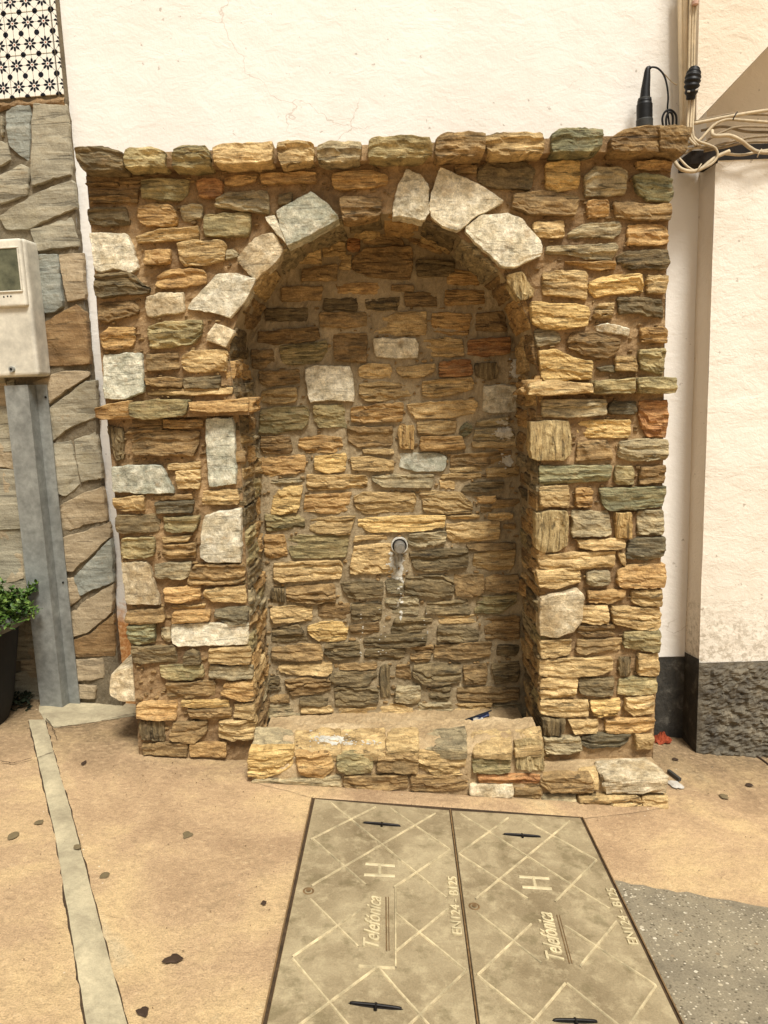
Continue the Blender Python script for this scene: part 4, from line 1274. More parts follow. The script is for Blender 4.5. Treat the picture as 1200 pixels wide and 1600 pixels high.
# --- spout
sp = empty('spout', None, None); sp.parent = ft
c = FN.px(624, 851); C0 = Vector((c[0], DN, c[1]))
b = MB(); b.tube([C0+Vector((0, .02, 0)), C0+Vector((0, -.024, 0))], .034, 24)
rg = b.build('collar', M_LIME, sp, smooth=False)
b = MB(); b.tube([C0+Vector((0, .0, 0)), C0+Vector((0, -.0245, 0))], .0295, 24); b.build('hole', M_VOID, sp)
b = MB(); b.tube([C0+Vector((0, .0, 0)), C0+Vector((0, -.045, .001)), C0+Vector((0, -.072, -.001)), C0+Vector((0, -.076, -.001))], lambda t: .0225 if t < .9 else .0205, 24)
b.tube([C0+Vector((0, -.076, -.001)), C0+Vector((0, -.082, -.001))], .0165, 16)
b.build('pipe', M_BRASS, sp, smooth=False)
b = MB(); b.tube([C0+Vector((0, -.055, -.012)), C0+Vector((0, -.056, -.040)), C0+Vector((0, -.054, -.056))], .0092, 14); b.tube([C0+Vector((0, -.0555, -.030)), C0+Vector((0, -.0555, -.036))], .0122, 14)
b.build('outlet', M_BRASS, sp, smooth=False)

# --- lime crust and white paint marks lying on the stones
def add_to_bvh(o):
    o0 = len(ALLV); loc = o.location
    ALLV.extend([v.co+loc for v in o.data.vertices]); ALLF.extend([tuple(o0+i for i in p.vertices) for p in o.data.polygons])
for o in [nw, tr]+list(tr.children): add_to_bvh(o)
bvh = BVHTree.FromPolygons([tuple(v) for v in ALLV], ALLF)
def snap(px_, py_, off):
    d = ray(px_, py_).normalized(); h = bvh.ray_cast(CAM, d)
    return h[0]-d*off if h[0] is not None else None
def crust(B, cx, cy, rx, ry, n=12, rings=3, off=.0022):
    """A thin irregular crust that follows the stones under it."""
    sd_ = random.uniform(0, 99); P = [snap(cx, cy, off)]
    for k in range(1, rings+1):
        for i in range(n):
            a = 2*math.pi*i/n; q = k/rings*(1+.55*nz(math.cos(a)*1.5, math.sin(a)*1.5, sd_)+.35*nz(math.cos(a)*4, math.sin(a)*4, sd_))
            P.append(snap(cx+math.cos(a)*rx*q, cy+math.sin(a)*ry*q, off if k < rings else .0002))
    if any(p is None for p in P): return
    dd = [p.y for p in P]
    if max(dd)-min(dd) > .05: return
    f = [(0, 1+i, 1+(i+1) % n) for i in range(n)]
    for k in range(rings-1):
        b_ = 1+k*n
        f += [(b_+i, b_+n+i, b_+n+(i+1) % n, b_+(i+1) % n) for i in range(n)]
    B.add(P, f)
lm = MB()
for yy in range(864, 902, 3): crust(lm, 621+random.uniform(-3, 3), yy, random.uniform(6, 11), 5)
for _ in range(26): crust(lm, 620+random.gauss(0, 8), random.uniform(862, 905), random.uniform(1.5, 4), random.uniform(1, 3), 7, 2)
for yy in range(905, 968, 4): (crust(lm, 625+random.uniform(-4, 4), yy, random.uniform(1.2, 3.2), random.uniform(1.5, 4), 8, 2) if random.random() < .8 else None)
for (cx, cy, rx, ry, n) in ((788, 676, 14, 9, 5), (780, 674, 8, 5, 3), (790, 717, 10, 9, 4), (795, 723, 6, 5, 2), (806, 570, 8, 9, 4), (806, 585, 9, 8, 4), (785, 660, 10, 4, 3)):
    for _ in range(n): crust(lm, cx+random.uniform(-.4, .4)*rx, cy+random.uniform(-.4, .4)*ry, rx*random.uniform(.5, .8), ry*random.uniform(.5, .85))
    for _ in range(n*3): crust(lm, cx+random.gauss(0, .7)*rx, cy+random.gauss(0, .7)*ry, random.uniform(1, 2.4), random.uniform(.8, 2), 6, 2)
for _ in range(26): crust(lm, random.choice((600, 662, 565, 597))+random.gauss(0, 3), random.choice((975, 993, 1020, 958))+random.gauss(0, 5), 1.2, 1, 6, 2)
o = lm.build('lime_deposit', M_LIME, nw); o['kind'] = 'stuff'
lm2 = MB()
for (cx, cy, rx, ry, n) in ((515, 1156, 24, 7, 9), (500, 1152, 12, 5, 4), (540, 1160, 14, 5, 4), (580, 1160, 9, 4, 3)):
    for _ in range(n): crust(lm2, cx+random.uniform(-.7, .7)*rx, cy+random.uniform(-.7, .7)*ry, rx*random.uniform(.15, .4), ry*random.uniform(.2, .5))
    for _ in range(n*5): crust(lm2, cx+random.gauss(0, .7)*rx, cy+random.gauss(0, .7)*ry, random.uniform(1, 2.5), random.uniform(.6, 1.4), 6, 2)
o = lm2.build('white_paint', M_LIME, tr); o['kind'] = 'stuff'

# ================================================================== MANHOLE COVERS
NG = Vector((SX, SY, 1)).normalized()
def G(px_, py_, lift=0.0): return onG(px_, py_, lift)
bl0, br0, ml0 = G(490, 1251), G(907, 1281), G(703, 1269)
dirL = (G(415, 1600)-bl0).normalized(); dirR = (G(1060, 1600)-br0).normalized(); dirM = (G(745, 1600)-ml0).normalized()
LEN = .98
def quadslab(P4, lo, hi, B, inset=0.0):
    c = sum(P4, Vector())/4; q = [p + (c-p).normalized()*inset for p in P4]
    b0_ = [p+NG*lo for p in q]; t0 = [p+NG*(hi-.002) for p in q]; t1 = [p+(c-p).normalized()*.003+NG*hi for p in q]
    B.add(b0_+t0+t1, [(0, 1, 5, 4), (1, 2, 6, 5), (2, 3, 7, 6), (3, 0, 4, 7), (4, 5, 9, 8), (5, 6, 10, 9), (6, 7, 11, 10), (7, 4, 8, 11), (8, 9, 10, 11)])
fr_ = empty('cover_frame', 'rusty steel frame round the two covers in front of the fountain', 'frame')
b = MB(); quadslab([bl0+dirL*LEN, br0+dirR*LEN, br0, bl0], -.05, .0075, b, -.010)
b.build('groove', M_GROOVE, fr_)
b = MB()
for a, d in ((bl0, dirL), (br0, dirR), (ml0, dirM)):
    side = d.cross(NG).normalized()
    for o_ in (-.006, .006) if a is not ml0 else (-.0,):
        p = a+side*o_; b.add([p-side*.0018, p+side*.0018, p+side*.0018+d*LEN, p-side*.0018+d*LEN] if False else [p-side*.0018+NG*.012, p+side*.0018+NG*.012, p+side*.0018+d*LEN+NG*.012, p-side*.0018+d*LEN+NG*.012,
            p-side*.0018, p+side*.0018, p+side*.0018+d*LEN, p-side*.0018+d*LEN], [(0, 3, 2, 1), (0, 4, 7, 3), (1, 2, 6, 5), (0, 1, 5, 4)])
b.build('frame_edge', M_FRAME, fr_)
def lid(P4, ribs, hbars, handles, screw, brand, norm, label):
    e = empty('manhole_cover', label, 'manhole cover', 'telecom manhole covers in front of the fountain')
    b = MB(); quadslab(P4, -.02, .013, b, .010); b.build('plate', M_LID, e)
    TOP = .0132
    def bar(B, a, c, wd, hh):
        a, c = G(*a, TOP/NG.z), G(*c, TOP/NG.z)
        d = (c-a).normalized(); s_ = d.cross(NG).normalized()
        n = max(2, int((c-a).length/.03)); bb = len(B.v)
        for i in range(n+1):
            p = a.lerp(c, i/n); k = .75+.35*nz(p.x*30, p.y*30, 1)
            for o_, h_ in ((-1, -.001), (-.55, hh*k), (.55, hh*k), (1, -.001)): B.v.append(p+s_*wd*o_*.5+NG*h_)
        for i in range(n):
            for k in range(3): B.f.append((bb+i*4+k, bb+i*4+k+1, bb+i*4+k+5, bb+i*4+k+4)[::-1])
    for a, c in ribs:
        B = MB(); bar(B, a, c, .0070, .0040); B.build('rib', M_RIB, e)
    B = MB()
    for a, c in hbars: bar(B, a, c, .0115, .0035)
    B.build('letter', M_LETTER, e)
    for (a, c) in handles:
        A, C = G(*a, TOP), G(*c, TOP); d = (C-A); L = d.length; d.normalize(); s_ = d.cross(NG).normalized()
        h = empty('lifting_handle', None, None); h.parent = e
        B = MB(); ring = []
        for i in range(24):
            an = 2*math.pi*i/24; ring.append((A+C)/2 + d*(math.cos(an)*L*.54) + s_*(math.sin(an)*.0062*(1 if math.sin(an) > 0 else .7)) + NG*.0006)
        B.add(ring, [tuple(range(24))]); B.build('slot', M_VOID, h)
        B = MB(); B.tube(spline([A+NG*.001, A.lerp(C, .1)+NG*.003, A.lerp(C, .5)+NG*.004, A.lerp(C, .9)+NG*.003, C+NG*.001], 5), .0034, 8); B.build('bar', M_HANDLE, h, smooth=True)
        B = MB(); mm = (A+C)/2; B.tube([mm-s_*.004+NG*.004, mm-s_*-.014+NG*.003], .004, 6); B.build('pin', M_HANDLE, h)
    c0 = G(*screw, TOP)
    B = MB(); t1_ = (G(screw[0]+10, screw[1])-G(*screw)).normalized(); t2_ = NG.cross(t1_)
    for r1, r2, z1_, z2_ in ((.016, .013, 0, .002), (.013, .0105, .002, -.0), (.007, .0, .0025, .0025)):
        n = 16; bb = len(B.v)
        for r, z in ((r1, z1_), (r2, z2_)):
            for k in range(n): B.v.append(c0+(t1_*math.cos(k*2*math.pi/n)+t2_*math.sin(k*2*math.pi/n))*max(r, .0002)+NG*z)
        for k in range(n): B.f.append((bb+k, bb+(k+1) % n, bb+n+(k+1) % n, bb+n+k))
    B.build('screw', M_FRAME, e)
    # raised lettering
    def text(body_, a, c, hpx, name, shear=0.0, script=False):
        A, C = G(*a, TOP), G(*c, TOP); X = (C-A); L = X.length; X.normalize(); Y = NG.cross(X).normalized()
        fc_ = bpy.data.curves.new(name, 'FONT'); fc_.body = body_; fc_.size = 1; fc_.extrude = .0; fc_.shear = shear; fc_.offset = .0
        fc_.extrude = .02; fc_.bevel_depth = .008; fc_.resolution_u = 3
        to = bpy.data.objects.new(name, fc_); COL.objects.link(to)
        dg = bpy.context.evaluated_depsgraph_get(); me = bpy.data.meshes.new_from_object(to.evaluated_get(dg))
        bpy.data.objects.remove(to); bpy.data.curves.remove(fc_)
        xs = [v.co.x for v in me.vertices]; ys = [v.co.y for v in me.vertices]
        sx_ = L/(max(xs)-min(xs)); sy_ = hpx/(max(ys)-min(ys)); x0_ = min(xs); y0_ = min(ys)
        for v in me.vertices: v.co = A + X*((v.co.x-x0_)*sx_) + Y*((v.co.y-y0_)*sy_) + NG*((v.co.z+.02)*.10)
        me.materials.append(M_LETTER); ob = bpy.data.objects.new(name, me); COL.objects.link(ob); ob.parent = e
    text('Telef\u00f3nica', brand[0], brand[1], brand[2], 'lettering', .35)
    text('EN124 - B125', norm[0], norm[1], norm[2], 'lettering')
    # underline strokes beside the script
    a, c = brand[3]
    B = MB(); bar(B, a, c, .004, .002); bar(B, (a[0]+4, a[1]), (c[0]+4, c[1]), .003, .002); B.build('underline', M_FRAME, e)
    return e
R1 = [((515, 1253), (698, 1403)), ((490, 1312), (572, 1383)), ((587, 1261), (485, 1312)), ((680, 1271), (487, 1384)), ((610, 1263), (703, 1328)), ((703, 1328), (615, 1387)),
      ((485, 1405), (560, 1480)), ((563, 1422), (457, 1495)), ((618, 1427), (728, 1517)), ((700, 1420), (618, 1487)), ((457, 1498), (556, 1616)), ((587, 1513), (440, 1622)),
      ((592, 1513), (690, 1624)), ((728, 1517), (616, 1624)), ((618, 1387), (618, 1512)), ((560, 1510), (617, 1513))]
R2 = [((720, 1272), (953, 1421)), ((818, 1281), (932, 1344)), ((794, 1278), (717, 1334)), ((890, 1283), (743, 1405)), ((932, 1344), (867, 1409)), ((717, 1334), (825, 1405)),
      ((745, 1426), (846, 1505)), ((830, 1444), (746, 1524)), ((883, 1447), (1025, 1540)), ((963, 1440), (906, 1510)), ((746, 1524), (866, 1622)), ((883, 1537), (812, 1622)),
      ((886, 1537), (986, 1618)), ((1025, 1540), (970, 1622))]
lid([bl0+dirL*LEN, ml0+dirM*LEN, ml0, bl0], R1, [((571, 1350), (617, 1353)), ((569, 1367), (617, 1369)), ((593, 1352), (593, 1368))],
    [((568, 1286), (625, 1291)), ((547, 1568), (627, 1577))], (482, 1392), ((592, 1482), (596, 1403), .042, ((604, 1486), (603, 1402))), ((722, 1462), (713, 1372), .026),
    'left of the two ribbed manhole covers in front of the fountain')
lid([ml0+dirM*LEN, br0+dirR*LEN, br0, ml0], R2, [((811, 1370), (858, 1373)), ((816, 1386), (862, 1389)), ((833, 1371), (837, 1387))],
    [((787, 1304), (844, 1308)), ((865, 1595), (932, 1597))], (741, 1416), ((882, 1502), (862, 1428), .046, ((890, 1506), (870, 1430))), ((998, 1478), (960, 1390), .026),
    'right of the two ribbed manhole covers, beside the asphalt patch')

# ================================================================== LEFT SIDE THINGS
# meter box
fb = Fr(FL.w(0, 0, .10), FL.U, FL.V)
mb_ = empty('meter_box', 'weathered cream electric meter box with a small window on the flagstone wall', 'meter box')
def fbox(fr, u0_, u1_, v0_, v1_, n0, n1, r, seg=3):
    B = MB(); B.rbox(u0_, u1_, v0_, v1_, n0, n1, r, seg)
    B.v = [fr.O + fr.U*p.x + fr.V*p.y + fr.N*p.z for p in B.v]; return B
u1_ = fb.px(51, 500)[0]; vt = fb.px(30, 372)[1]; vb = fb.px(40, 588)[1]; vm = fb.px(30, 480)[1]
Wb = .30
fbox(fb, u1_-Wb, u1_, vb, vt, -.10, 0, .014).build('case', M_BOX, mb_, smooth=False)
ld = fbox(fb, u1_-Wb+.005, u1_-.008, vm, vt-.002, -.01, .016, .010); ld.build('door', M_BOXD, mb_, smooth=False)
wu = fb.px(31, 430, .016)[0]; wv1, wv0 = fb.px(20, 388, .016)[1], fb.px(20, 454, .016)[1]
B = MB()
for (a, b1, c, d) in ((wu-.2, wu+.006, wv1, wv1+.006), (wu-.2, wu+.006, wv0-.006, wv0), (wu, wu+.006, wv0, wv1), (wu-.2, wu-.194, wv0, wv1)):
    q = fbox(fb, a, b1, c, d, .014, .021, .002, 1); B.add(q.v, q.f)
B.build('window_frame', M_BOXD, mb_)
fbox(fb, wu-.194, wu, wv0, wv1, .010, .0175, .001, 1).build('window', M_GLASS, mb_)
u_, v_ = fb.px(20, 577); B = MB(); c = fb.w(u_, v_, 0); B.tube([c, c+fb.N*.012], .011, 16); B.build('lock', M_GALV, mb_)
B = MB(); B.tube([c+fb.N*.0121, c+fb.N*.0128], .0055, 12); B.add([], []); B.build('keyhole', M_BLACK, mb_)
B = MB()
for (x_, y_) in ((6, 464), (12, 463), (17, 463)):
    uu, vv = fb.px(x_, y_, .016); B.tube([fb.w(uu, vv, .0155), fb.w(uu, vv, .0168)], .0035, 8)
B.build('marks', M_BLACKG, mb_)
# cable guard: a steel hat channel
cg = empty('cable_guard', 'galvanised steel channel standing against the wall below the meter box', 'cable guard')
fg = Fr(FL.w(0, 0, .02), FL.U, FL.V)
ua, ub = fg.px(12, 620)[0], fg.px(75, 620)[0]; vt, vb = fg.px(40, 602)[1], fg.px(80, 1104)[1]
wv = ub-ua; dp = .055
prof = [(ua, .0), (ua+.14*wv, .0), (ua+.145*wv, dp), (ua+.72*wv, dp), (ua+.735*wv, .002), (ub, .002), (ub, -.003), (ua, -.003)]
B = MB()
n = len(prof)
zsq = [vb+(vt-vb)*i/24 for i in range(25)]
for z in zsq:
    for (u, d) in prof: B.v.append(fg.w(u, z, d+.0012*nz(u*40, z*5, 0)))
for j in range(24):
    for i in range(n): B.f.append((j*n+i, j*n+(i+1) % n, (j+1)*n+(i+1) % n, (j+1)*n+i))
B.f.append(tuple(24*n+i for i in range(n)))
B.build('channel', M_GALV, cg)
for (uu, zz) in ((ua+.06*wv, vt-.05), (ub-.05*wv, vt-.05), (ub-.10*wv, fg.px(88, 910)[1])):
    B = MB(); c = fg.w(uu, zz, .002); B.tube([c, c+fg.N*.003], .0045, 8); B.build('screw', M_HANDLE, cg)
# pot and plant
pt = empty('potted_plant', 'black pot with a grey rim and leafy green plant in the lower left corner', 'plant')
pc = onG(-62, 1112); pcx, pcy = pc.x-.02, D+.20
pr0 = onY(24, 1000, pcy)
rad = pr0.x-pcx; gz0 = gz(pcx, pcy); zr = onY(0, 985, pcy-rad*.6).z
B = MB(); B.lathe((pcx, pcy, 0), [(rad*.72, gz0-.03), (rad*.80, gz0+.05), (rad*.97, zr-.04)], 40); B.build('pot', M_POT, pt, smooth=True)
B = MB(); B.lathe((pcx, pcy, 0), [(rad*.97, zr-.05), (rad*1.06, zr-.045), (rad*1.08, zr-.01), (rad*1.04, zr+.006), (rad*.94, zr+.003), (rad*.9, zr-.03)], 40); B.build('rim', M_RIM, pt, smooth=True)
B = MB(); B.lathe((pcx, pcy, 0), [(.001, zr-.02), (rad*.92, zr-.02)], 24); B.build('soil', M_SOIL, pt)
B = MB()
def leaf(B, p, d, L, wd):
    d = d.normalized(); s_ = d.cross(Vector((0, 0, 1)) if abs(d.z) < .9 else Vector((1, 0, 0))).normalized(); n_ = s_.cross(d)
    v = [p, p+d*L*.35+s_*wd-n_*wd*.2, p+d*L*.35-s_*wd-n_*wd*.2, p+d*L*.4+n_*wd*.25, p+d*L*.75+s_*wd*.7, p+d*L*.75-s_*wd*.7, p+d*L-n_*wd*.3]
    B.add(v, [(0, 1, 3), (0, 3, 2), (1, 4, 3), (3, 5, 2), (3, 4, 6), (3, 6, 5)])
stems = MB()
for k in range(230):
    a = random.uniform(0, 2*math.pi) if k < 130 else random.uniform(-1.2, .6); r = rad*math.sqrt(random.random())*1.0
    p0 = Vector((pcx+math.cos(a)*r, pcy+math.sin(a)*r, zr-.01))
    out = Vector((math.cos(a), math.sin(a), 0))
    droop = random.random() < .6 and r > rad*.6
    hgt = random.uniform(.04, .15)*(1.15-.6*r/rad)
    p1 = p0 + out*random.uniform(.01, .06) + Vector((0, 0, hgt*.7)); p2 = p1 + out*random.uniform(.01, .05) + Vector((random.uniform(-.02, .02), random.uniform(-.02, .02), -hgt*.8 if droop else hgt*.4))
    sp_ = spline([p0, p1, p2], 5); stems.tube(sp_, .0016, 4)
    for q in sp_[2:]:
        for _ in range(3):
            leaf(B, q, Vector((random.gauss(0, 1), random.gauss(0, 1), random.gauss(.35, .6))), random.uniform(.016, .03), random.uniform(.005, .009))
o = stems.build('stems', M_LEAF, pt); o['kind'] = 'stuff'
o = B.build('foliage', M_LEAF, pt); o['kind'] = 'stuff'
# low weeds at the foot of the pot
B = MB()
for k in range(240):
    p = onG(random.uniform(-20, 50), random.uniform(1092, 1112)); p.z = gz(p.x, p.y)+random.uniform(0, .04)
    leaf(B, p, Vector((random.gauss(0, 1), random.gauss(0, 1), abs(random.gauss(.3, .5)))), random.uniform(.012, .028), random.uniform(.004, .008))
wd_ = B.build('weeds', simple('shaded_weed', (34, 44, 24), .7, 0, .4, 60)); wd_['kind'] = 'stuff'; wd_['label'] = 'dark low weeds at the foot of the black pot'  # dark green has the shade at the pot's foot put into it

# ================================================================== CABLES, upper right
def tubeobj(name, pts, r, mat, parent=None, n=10, seg=8, dy=None):
    b = MB(); b.tube(spline([onY(x, y, d) for x, y, d in pts], seg), r, n); return b.build(name, mat, parent, smooth=True)
yc = YW-.05
def cable(pts, r, mat, label, group='cables run along the upper right wall', name='cable'):
    return tag(tubeobj(name, pts, r, mat), label, 'cable', group)
o = tag(tubeobj('conduit', [(1062, -30, yc), (1063, 60, yc), (1064, 120, yc), (1066, 196, yc)], .0085, M_COND), 'leftmost slim cream conduit going down behind the last capstone', 'conduit', 'conduits on the upper wall')
tag(tubeobj('conduit', [(1070, -30, yc), (1070, 60, yc), (1070, 120, yc), (1072, 200, yc)], .011, M_COND), 'thicker cream conduit between the slim one and the cables with the black joint', 'conduit', 'conduits on the upper wall')
Yc2 = YP-.02
for i, (x0_, lab) in enumerate(((1077, 'thin cream cable entering the left of the black joint'), (1081.5, 'thin cream cable entering the middle of the black joint'), (1085, 'thin cream cable entering the right of the black joint from a round clip'))):
    cable([(x0_+2, -30 if i < 2 else 8, Yc2), (x0_, 60, Yc2), (x0_-1, 120, Yc2), (x0_-1, 165, Yc2-.01), (x0_-2, 210, Yc2-.03), (x0_+10, 228, Yc2-.04)], .0042, M_CABLE, lab)
cable([(1088, 8, Yc2), (1084.5, 60, Yc2), (1081, 110, Yc2)], .0022, M_BLACK, 'thin black wire running down to the black joint')
tag(tubeobj('clip', [(1086, 2, Yc2-.01), (1086, 8, Yc2-.01)], .012, simple('pink_clip', (190, 156, 136), .7)), 'round pinkish clip at the top of the thin cables', 'clip')
# black splice on the cables
js = empty('cable_joint', 'black oval cable joint hanging on the cream cables', 'cable joint')
tubeobj('shell', [(1085, 108, Yc2-.02), (1083, 120, Yc2-.03), (1081, 135, Yc2-.03), (1079, 156, Yc2-.02)], lambda t: .007+.020*math.sin(math.pi*min(1, t*.9+.08))**.55+.0022*math.sin(t*40), M_BLACK, js, 14, 12)
tubeobj('tip', [(1089, 106, Yc2-.02), (1088, 118, Yc2-.025)], .007, M_BLACKG, js)
tubeobj('clamp_screw', [(1074, 143, Yc2-.05), (1078, 143, Yc2-.055)], .003, M_PALE, js, 6); tubeobj('clamp_screw', [(1091, 139, Yc2-.05), (1087, 141, Yc2-.055)], .003, M_PALE, js, 6)
# black drop connector on the cap
dc = empty('drop_connector', 'black tapered cable connector standing on the cap by the wall with a looped lead', 'connector')
yk = YW-.08
tubeobj('body', [(1007, 200, yk), (1007, 185, yk), (1007, 170, yk), (1007, 157, yk)], lambda t: .029 if t < .85 else .026, M_BLACK, dc, 16)
tubeobj('boot', [(1007.5, 157, yk), (1008.5, 140, yk), (1010.5, 122, yk), (1012, 109, yk), (1016, 105, yk)], lambda t: .020-.013*t, M_BLACK, dc, 14)
tubeobj('collar', [(1007, 161, yk), (1007.3, 154, yk)], .0245, M_BLACKG, dc, 16); tubeobj('base', [(1007, 200, yk), (1007, 187, yk)], .0305, M_BLACKG, dc, 16)
tubeobj('lead', [(1012, 110, yk), (1018, 105, yk), (1028, 107, yk), (1037, 117, yk), (1042, 133, yk), (1044, 152, yk), (1043, 172, yk), (1046, 196, yk)], .0035, M_BLACK, dc)
tubeobj('coil', [(1036, 198, yk), (1035, 184, yk), (1040, 174, yk), (1048, 172, yk), (1056, 180, yk), (1057, 198, yk)], .004, M_BLACK, dc)
tubeobj('coil', [(1041, 198, yk-.01), (1041, 184, yk-.01), (1046, 175, yk-.01), (1051, 181, yk-.01), (1051, 198, yk-.01)], .004, M_BLACK, dc)
tubeobj('white_wire', [(1030, 108, yk+.01), (1040, 118, yk+.03), (1050, 128, yk+.03), (1058, 133, yk+.03)], .0022, M_CABLE, dc)
# dark boxes in the pier-top gap, their colour standing for its shade
b = MB(); x0c = frY(YP).px(1062, 225)[0]
Z1, Z0 = frY(YP+.02).px(1150, 178)[1], PIER_TOP-.01
b.box((XP+.02, YP+.12, Z0), (2.3, 0, 0), (0, .08, 0), (0, 0, .10))
b.box((frY(YP-.01).px(1080, 240)[0], YP-.01, Z0), (.10, 0, 0), (0, .12, 0), (0, 0, .045))
tag(b.build('cable_trench', M_VOID), 'dark dirty gap on top of the pier behind the cable bundle', 'gap')
yb = YP-.03
CB = [
 ([(1084, 193, yb), (1110, 188, yb), (1140, 182, yb), (1175, 176, yb), (1230, 168, yb)], .0075, M_CABLE, 'uppermost thick cream cable running right under the overhang'),
 ([(1085, 190, yb+.02), (1120, 183, yb+.02), (1150, 178, yb+.02), (1230, 180, yb+.02)], .006, M_CABLEG, 'dusty cable just under the uppermost cream one'),
 ([(1052, 238, yb), (1058, 232, yb), (1074, 226, yb), (1092, 220, yb), (1115, 196, yb), (1135, 187, yb), (1160, 188, yb), (1198, 191, yb), (1240, 194, yb)], .0065, M_CABLE, 'cream cable curving from the cap corner up to the right'),
 ([(1112, 204, yb-.02), (1116, 212, yb-.03), (1140, 212, yb-.03), (1158, 220, yb-.03), (1172, 231, yb-.02), (1190, 238, yb-.02), (1240, 238, yb)], .0085, M_CABLE, 'thickest cream cable bowing over the others at the right edge'),
 ([(1052, 242, yb-.01), (1054, 252, yb-.03), (1064, 264, yb-.04), (1082, 268, yb-.04), (1098, 262, yb-.03), (1118, 246, yb-.02), (1140, 236, yb-.02)], .0085, M_CABLE, 'thick cream cable looping lowest round the corner of the fountain'),
 ([(1080, 208, yb), (1090, 220, yb-.03), (1106, 226, yb-.03), (1118, 232, yb-.03), (1121, 244, yb-.03), (1112, 256, yb-.03), (1092, 266, yb-.03)], .0055, M_CABLE, 'thin cream cable curling down into a loop left of the pier'),
 ([(1060, 246, yb), (1076, 262, yb-.02), (1090, 266, yb-.02), (1108, 252, yb-.02)], .005, M_CABLE, 'short cream cable tied inside the lowest loop'),
 ([(1082, 222, yb-.01), (1100, 232, yb-.02), (1140, 222, yb-.01), (1180, 214, yb), (1240, 212, yb)], .0055, M_CABLEG, 'dusty cable in the middle of the bundle on the pier'),
 ([(1070, 240, yb-.01), (1100, 222, yb-.01), (1130, 206, yb), (1160, 198, yb), (1240, 200, yb)], .005, M_CABLEG, 'dusty cable sweeping from the loop up to the middle of the bundle'),
 ([(1100, 236, yb-.01), (1130, 230, yb), (1170, 222, yb), (1240, 222, yb)], .0065, M_CABLEG, 'dusty cable low in the bundle on the pier top'),
 ([(1096, 204, yb+.02), (1130, 198, yb+.02), (1170, 206, yb+.02), (1240, 206, yb+.02)], .006, M_CABLEG, 'dusty cable at the back of the bundle'),
 ([(1130, 240, yb), (1160, 242, yb), (1190, 236, yb), (1240, 230, yb)], .006, M_CABLE, 'cream cable resting on the front edge of the pier top'),
 ([(1050, 246, yb+.03), (1056, 236, yb), (1070, 232, yb-.01), (1090, 231, yb-.02), (1110, 226, yb-.02)], .005, M_CABLE, 'thin cream cable leaving the cap corner above the loop'),
]
for pts, r, m_, lab in CB: cable(pts, r*.82, m_, lab, 'cables bundled on the pier top')
for (x, y, lab) in ((1092, 263, 'small wire tie on the lowest cable loop'), (1186, 240, 'small wire tie on the cables at the right edge'), (1148, 182, 'dark tie holding the uppermost cables')):
    a = tubeobj('cable_tie', [(x-3, y+6, yb-.045), (x, y-1, yb-.05), (x+4, y-7, yb-.04)], .0022, M_CABLE if y > 200 else M_BLACK); tag(a, lab, 'cable tie', 'ties on the cables')

# ================================================================== SMALL THINGS ON THE GROUND
def blob(name, px_, py_, rx, ry, mat, label, cat, lift=.0105, hgt=.003, n=14, jag=.35, group=None, curl=0.0):
    c = onG(px_, py_); X = (onG(px_+5, py_)-c).normalized(); Y = NG.cross(X); sx_ = (onG(px_+rx, py_)-c).length; sy_ = (onG(px_, py_-ry)-c).length
    v = []; sd_ = random.uniform(0, 99)
    for rr_ in (1.0, .6):
        for i in range(n):
            a = 2*math.pi*i/n; k = rr_*(1+jag*nz(math.cos(a)*1.7, math.sin(a)*1.7, sd_)+jag*.4*nz(math.cos(a)*5, math.sin(a)*5, sd_))
            v.append(c+X*(math.cos(a)*sx_*k)+Y*(math.sin(a)*sy_*k)+NG*(lift-.003*0+(hgt if rr_ < 1 else 0)+curl*abs(math.cos(a))*(1 if rr_ == 1 else 0)))
    v.append(c+NG*(lift+hgt*1.1))
    f = [(i, (i+1) % n, n+(i+1) % n, n+i) for i in range(n)]+[(n+i, n+(i+1) % n, 2*n) for i in range(n)]
    return tag(mesh_obj(name, v, f, mat), label, cat, group)
gl = 'dry leaves and gum on the pavement'
blob('fallen_leaf', 270, 1502, 12, 8, M_LEAFD, 'largest dark dry leaf lying on the tan pavement', 'leaf', .005, .003, jag=.9, group=gl, curl=.003)
blob('fallen_leaf', 222, 1584, 9, 8, M_LEAFD, 'dark dry leaf nearest the bottom edge beside the grey strip', 'leaf', .005, .003, jag=.9, group=gl, curl=.003)
blob('gum_spot', 163, 1369, 8, 5, M_GUM, 'round dark spot just right of the grey concrete strip', 'spot', .0035, .001, jag=.4, group=gl)
blob('gum_spot', 60, 1286, 7, 4, M_GUM, 'brownish spot just left of the grey strip', 'spot', .0035, .001, jag=.4, group=gl)
blob('gum_spot', 20, 1307, 8, 5, M_GUM, 'brownish spot near the left edge of the pavement', 'spot', .0035, .001, jag=.4, group=gl)
blob('gum_spot', 292, 1306, 7, 5, M_GUM, 'angular brown spot on the pavement between strip and covers', 'spot', .0035, .001, jag=.6, group=gl)
blob('gum_spot', 121, 1328, 6, 4, M_GUM, 'flat spot lying on the grey concrete strip itself', 'spot', .0105, .001, jag=.4, group=gl)
blob('fallen_leaf', 131, 1194, 4, 3, M_LEAFD, 'tiny dark leaf bit near the foot of the left pillar', 'leaf', .005, .002, jag=.6, group=gl)
blob('fallen_leaf', 412, 1413, 4, 3, M_LEAFD, 'tiny dark bit left of the manhole cover edge', 'leaf', .005, .002, jag=.6, group=gl)
blob('fallen_leaf', 1171, 1228, 6, 2, M_LEAFD, 'thin brown leaf on the ground before the rough grey base', 'leaf', .005, .003, jag=.6, group=gl)
blob('fallen_leaf', 1132, 1246, 7, 3, M_GUM, 'dull flat leaf on the ground at the right below the pier', 'leaf', .005, .003, jag=.6, group=gl)
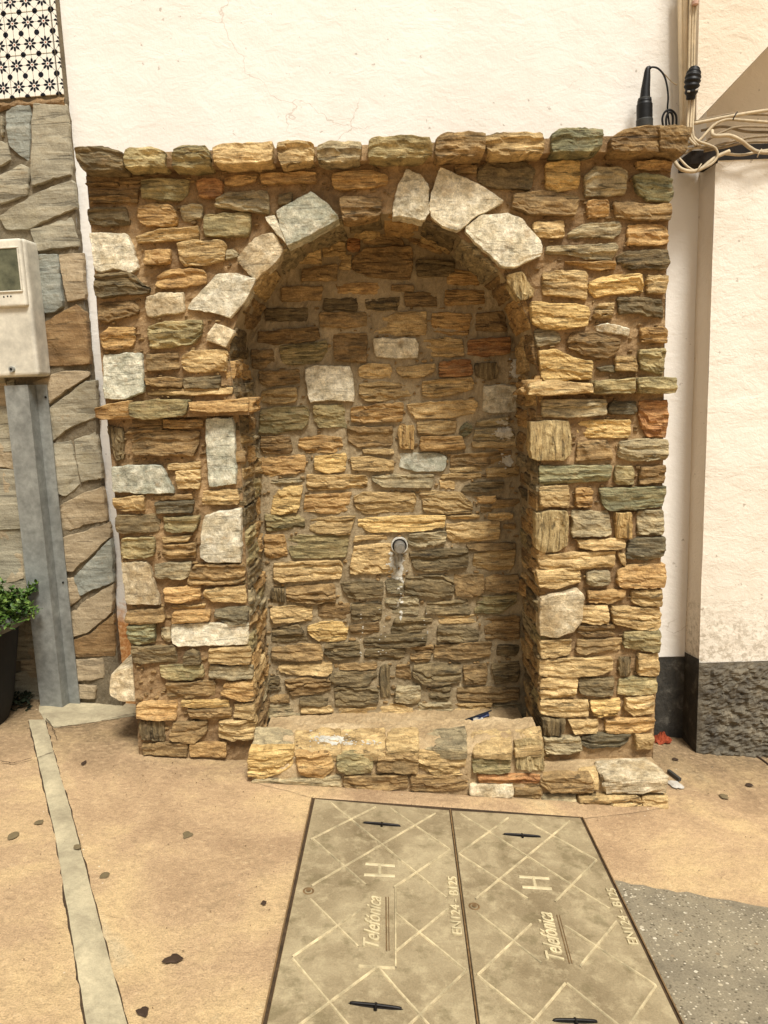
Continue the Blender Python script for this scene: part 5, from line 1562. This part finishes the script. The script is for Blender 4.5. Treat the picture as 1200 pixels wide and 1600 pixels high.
blob('fallen_leaf', 1055, 1188, 5, 2, M_LEAFD, 'small brown leaf just behind the pale plinth block', 'leaf', .005, .003, jag=.6, group=gl)
# scattered grit
B = MB()
for k in range(420):
    px_, py_ = random.uniform(0, 1200), random.uniform(1185, 1600)
    if k < 170: px_, py_ = random.choice((random.gauss(300, 70), random.gauss(1090, 60))), random.gauss(1215, 22)
    if k > 360: px_, py_ = random.uniform(390, 1040), random.gauss(1250, 6)
    p = onG(px_, py_); s_ = random.uniform(.0012, .0036); p.z += .004
    v = [p+Vector((random.uniform(-1, 1), random.uniform(-1, 1), random.uniform(-.3, 1)))*s_ for _ in range(5)]
    B.add(v, [(0, 1, 2), (0, 2, 3), (0, 3, 1), (1, 4, 2), (2, 4, 3), (3, 4, 1)])
tag(B.build('grit', simple('grit_stone', (120, 98, 68), .9, 0, .5, 200)), kind='stuff')
# red rag in the recess
b = MB(); c = onG(1034, 1160)
def rag(u, v):
    a = u*2*math.pi; r = .045*(1-v*.9)*(1+.4*nz(math.cos(a)*2, math.sin(a)*2, v*3)); return c+Vector((math.cos(a)*r, math.sin(a)*r*.6, .006+.04*v+.016*nz(math.cos(a)*3, math.sin(a)*3, v*5)))
b.grid(rag, 22, 8); tag(b.build('rag', M_RED), 'crumpled orange red rag on the ground behind the right pillar', 'rag')
# dark plastic piece and pale scrap by the plinth
A, C = onG(1046, 1208), onG(1064, 1222); d = (C-A)
b = MB(); s_ = d.cross(NG).normalized()*.012; b.box(A+NG*.004, d, s_, NG*.012)
tag(b.build('plastic_offcut', simple('grey_plastic', (66, 64, 60), .5)), 'dark grey plastic offcut on the ground right of the pale plinth block', 'litter')
blob('paper_scrap', 1056, 1228, 9, 6, M_PALE, 'pale crumpled scrap beside the grey plastic offcut', 'litter', .005, .008, jag=.8)
# wrapper in the basin
zf_ = zfloor+.02
def onZ(px_, py_, z):
    d = ray(px_, py_); return CAM+d*((z-H)/d.z)
A, C = onY(722, 1131, D+.07), onY(764, 1117, D+.12)
wr = empty('wrapper', 'dark blue plastic wrapper lying in the basin under the niche', 'wrapper')
s_ = Vector((0, -.03, 0))
b = MB(); b.grid(lambda u, v: A.lerp(C, u)+s_*(v-.5)+Vector((0, 0, .010*math.sin(v*9)+.006*nz(u*4, v*3, 1))), 12, 6); b.build('film', M_BLUE, wr)
b = MB(); m0 = onY(748, 1127, D+.07); b.grid(lambda u, v: m0+Vector(((u-.5)*.04, (v-.5)*.05, .004*nz(u*5, v*5, 2)+.004)), 6, 6); b.build('label', M_PALE, wr)
b = MB(); b.tube([A+Vector((0, 0, .012)), C+Vector((.01, 0, .018))], .003, 6); b.build('straw', M_BLACK, wr)
# twig at the far right
tag(tubeobj('twig', [(1183, 1182, D-.02), (1192, 1188, D-.06), (1210, 1202, D-.15)], .004, M_LEAFD), 'thin brown twig at the right edge before the rough base', 'twig')
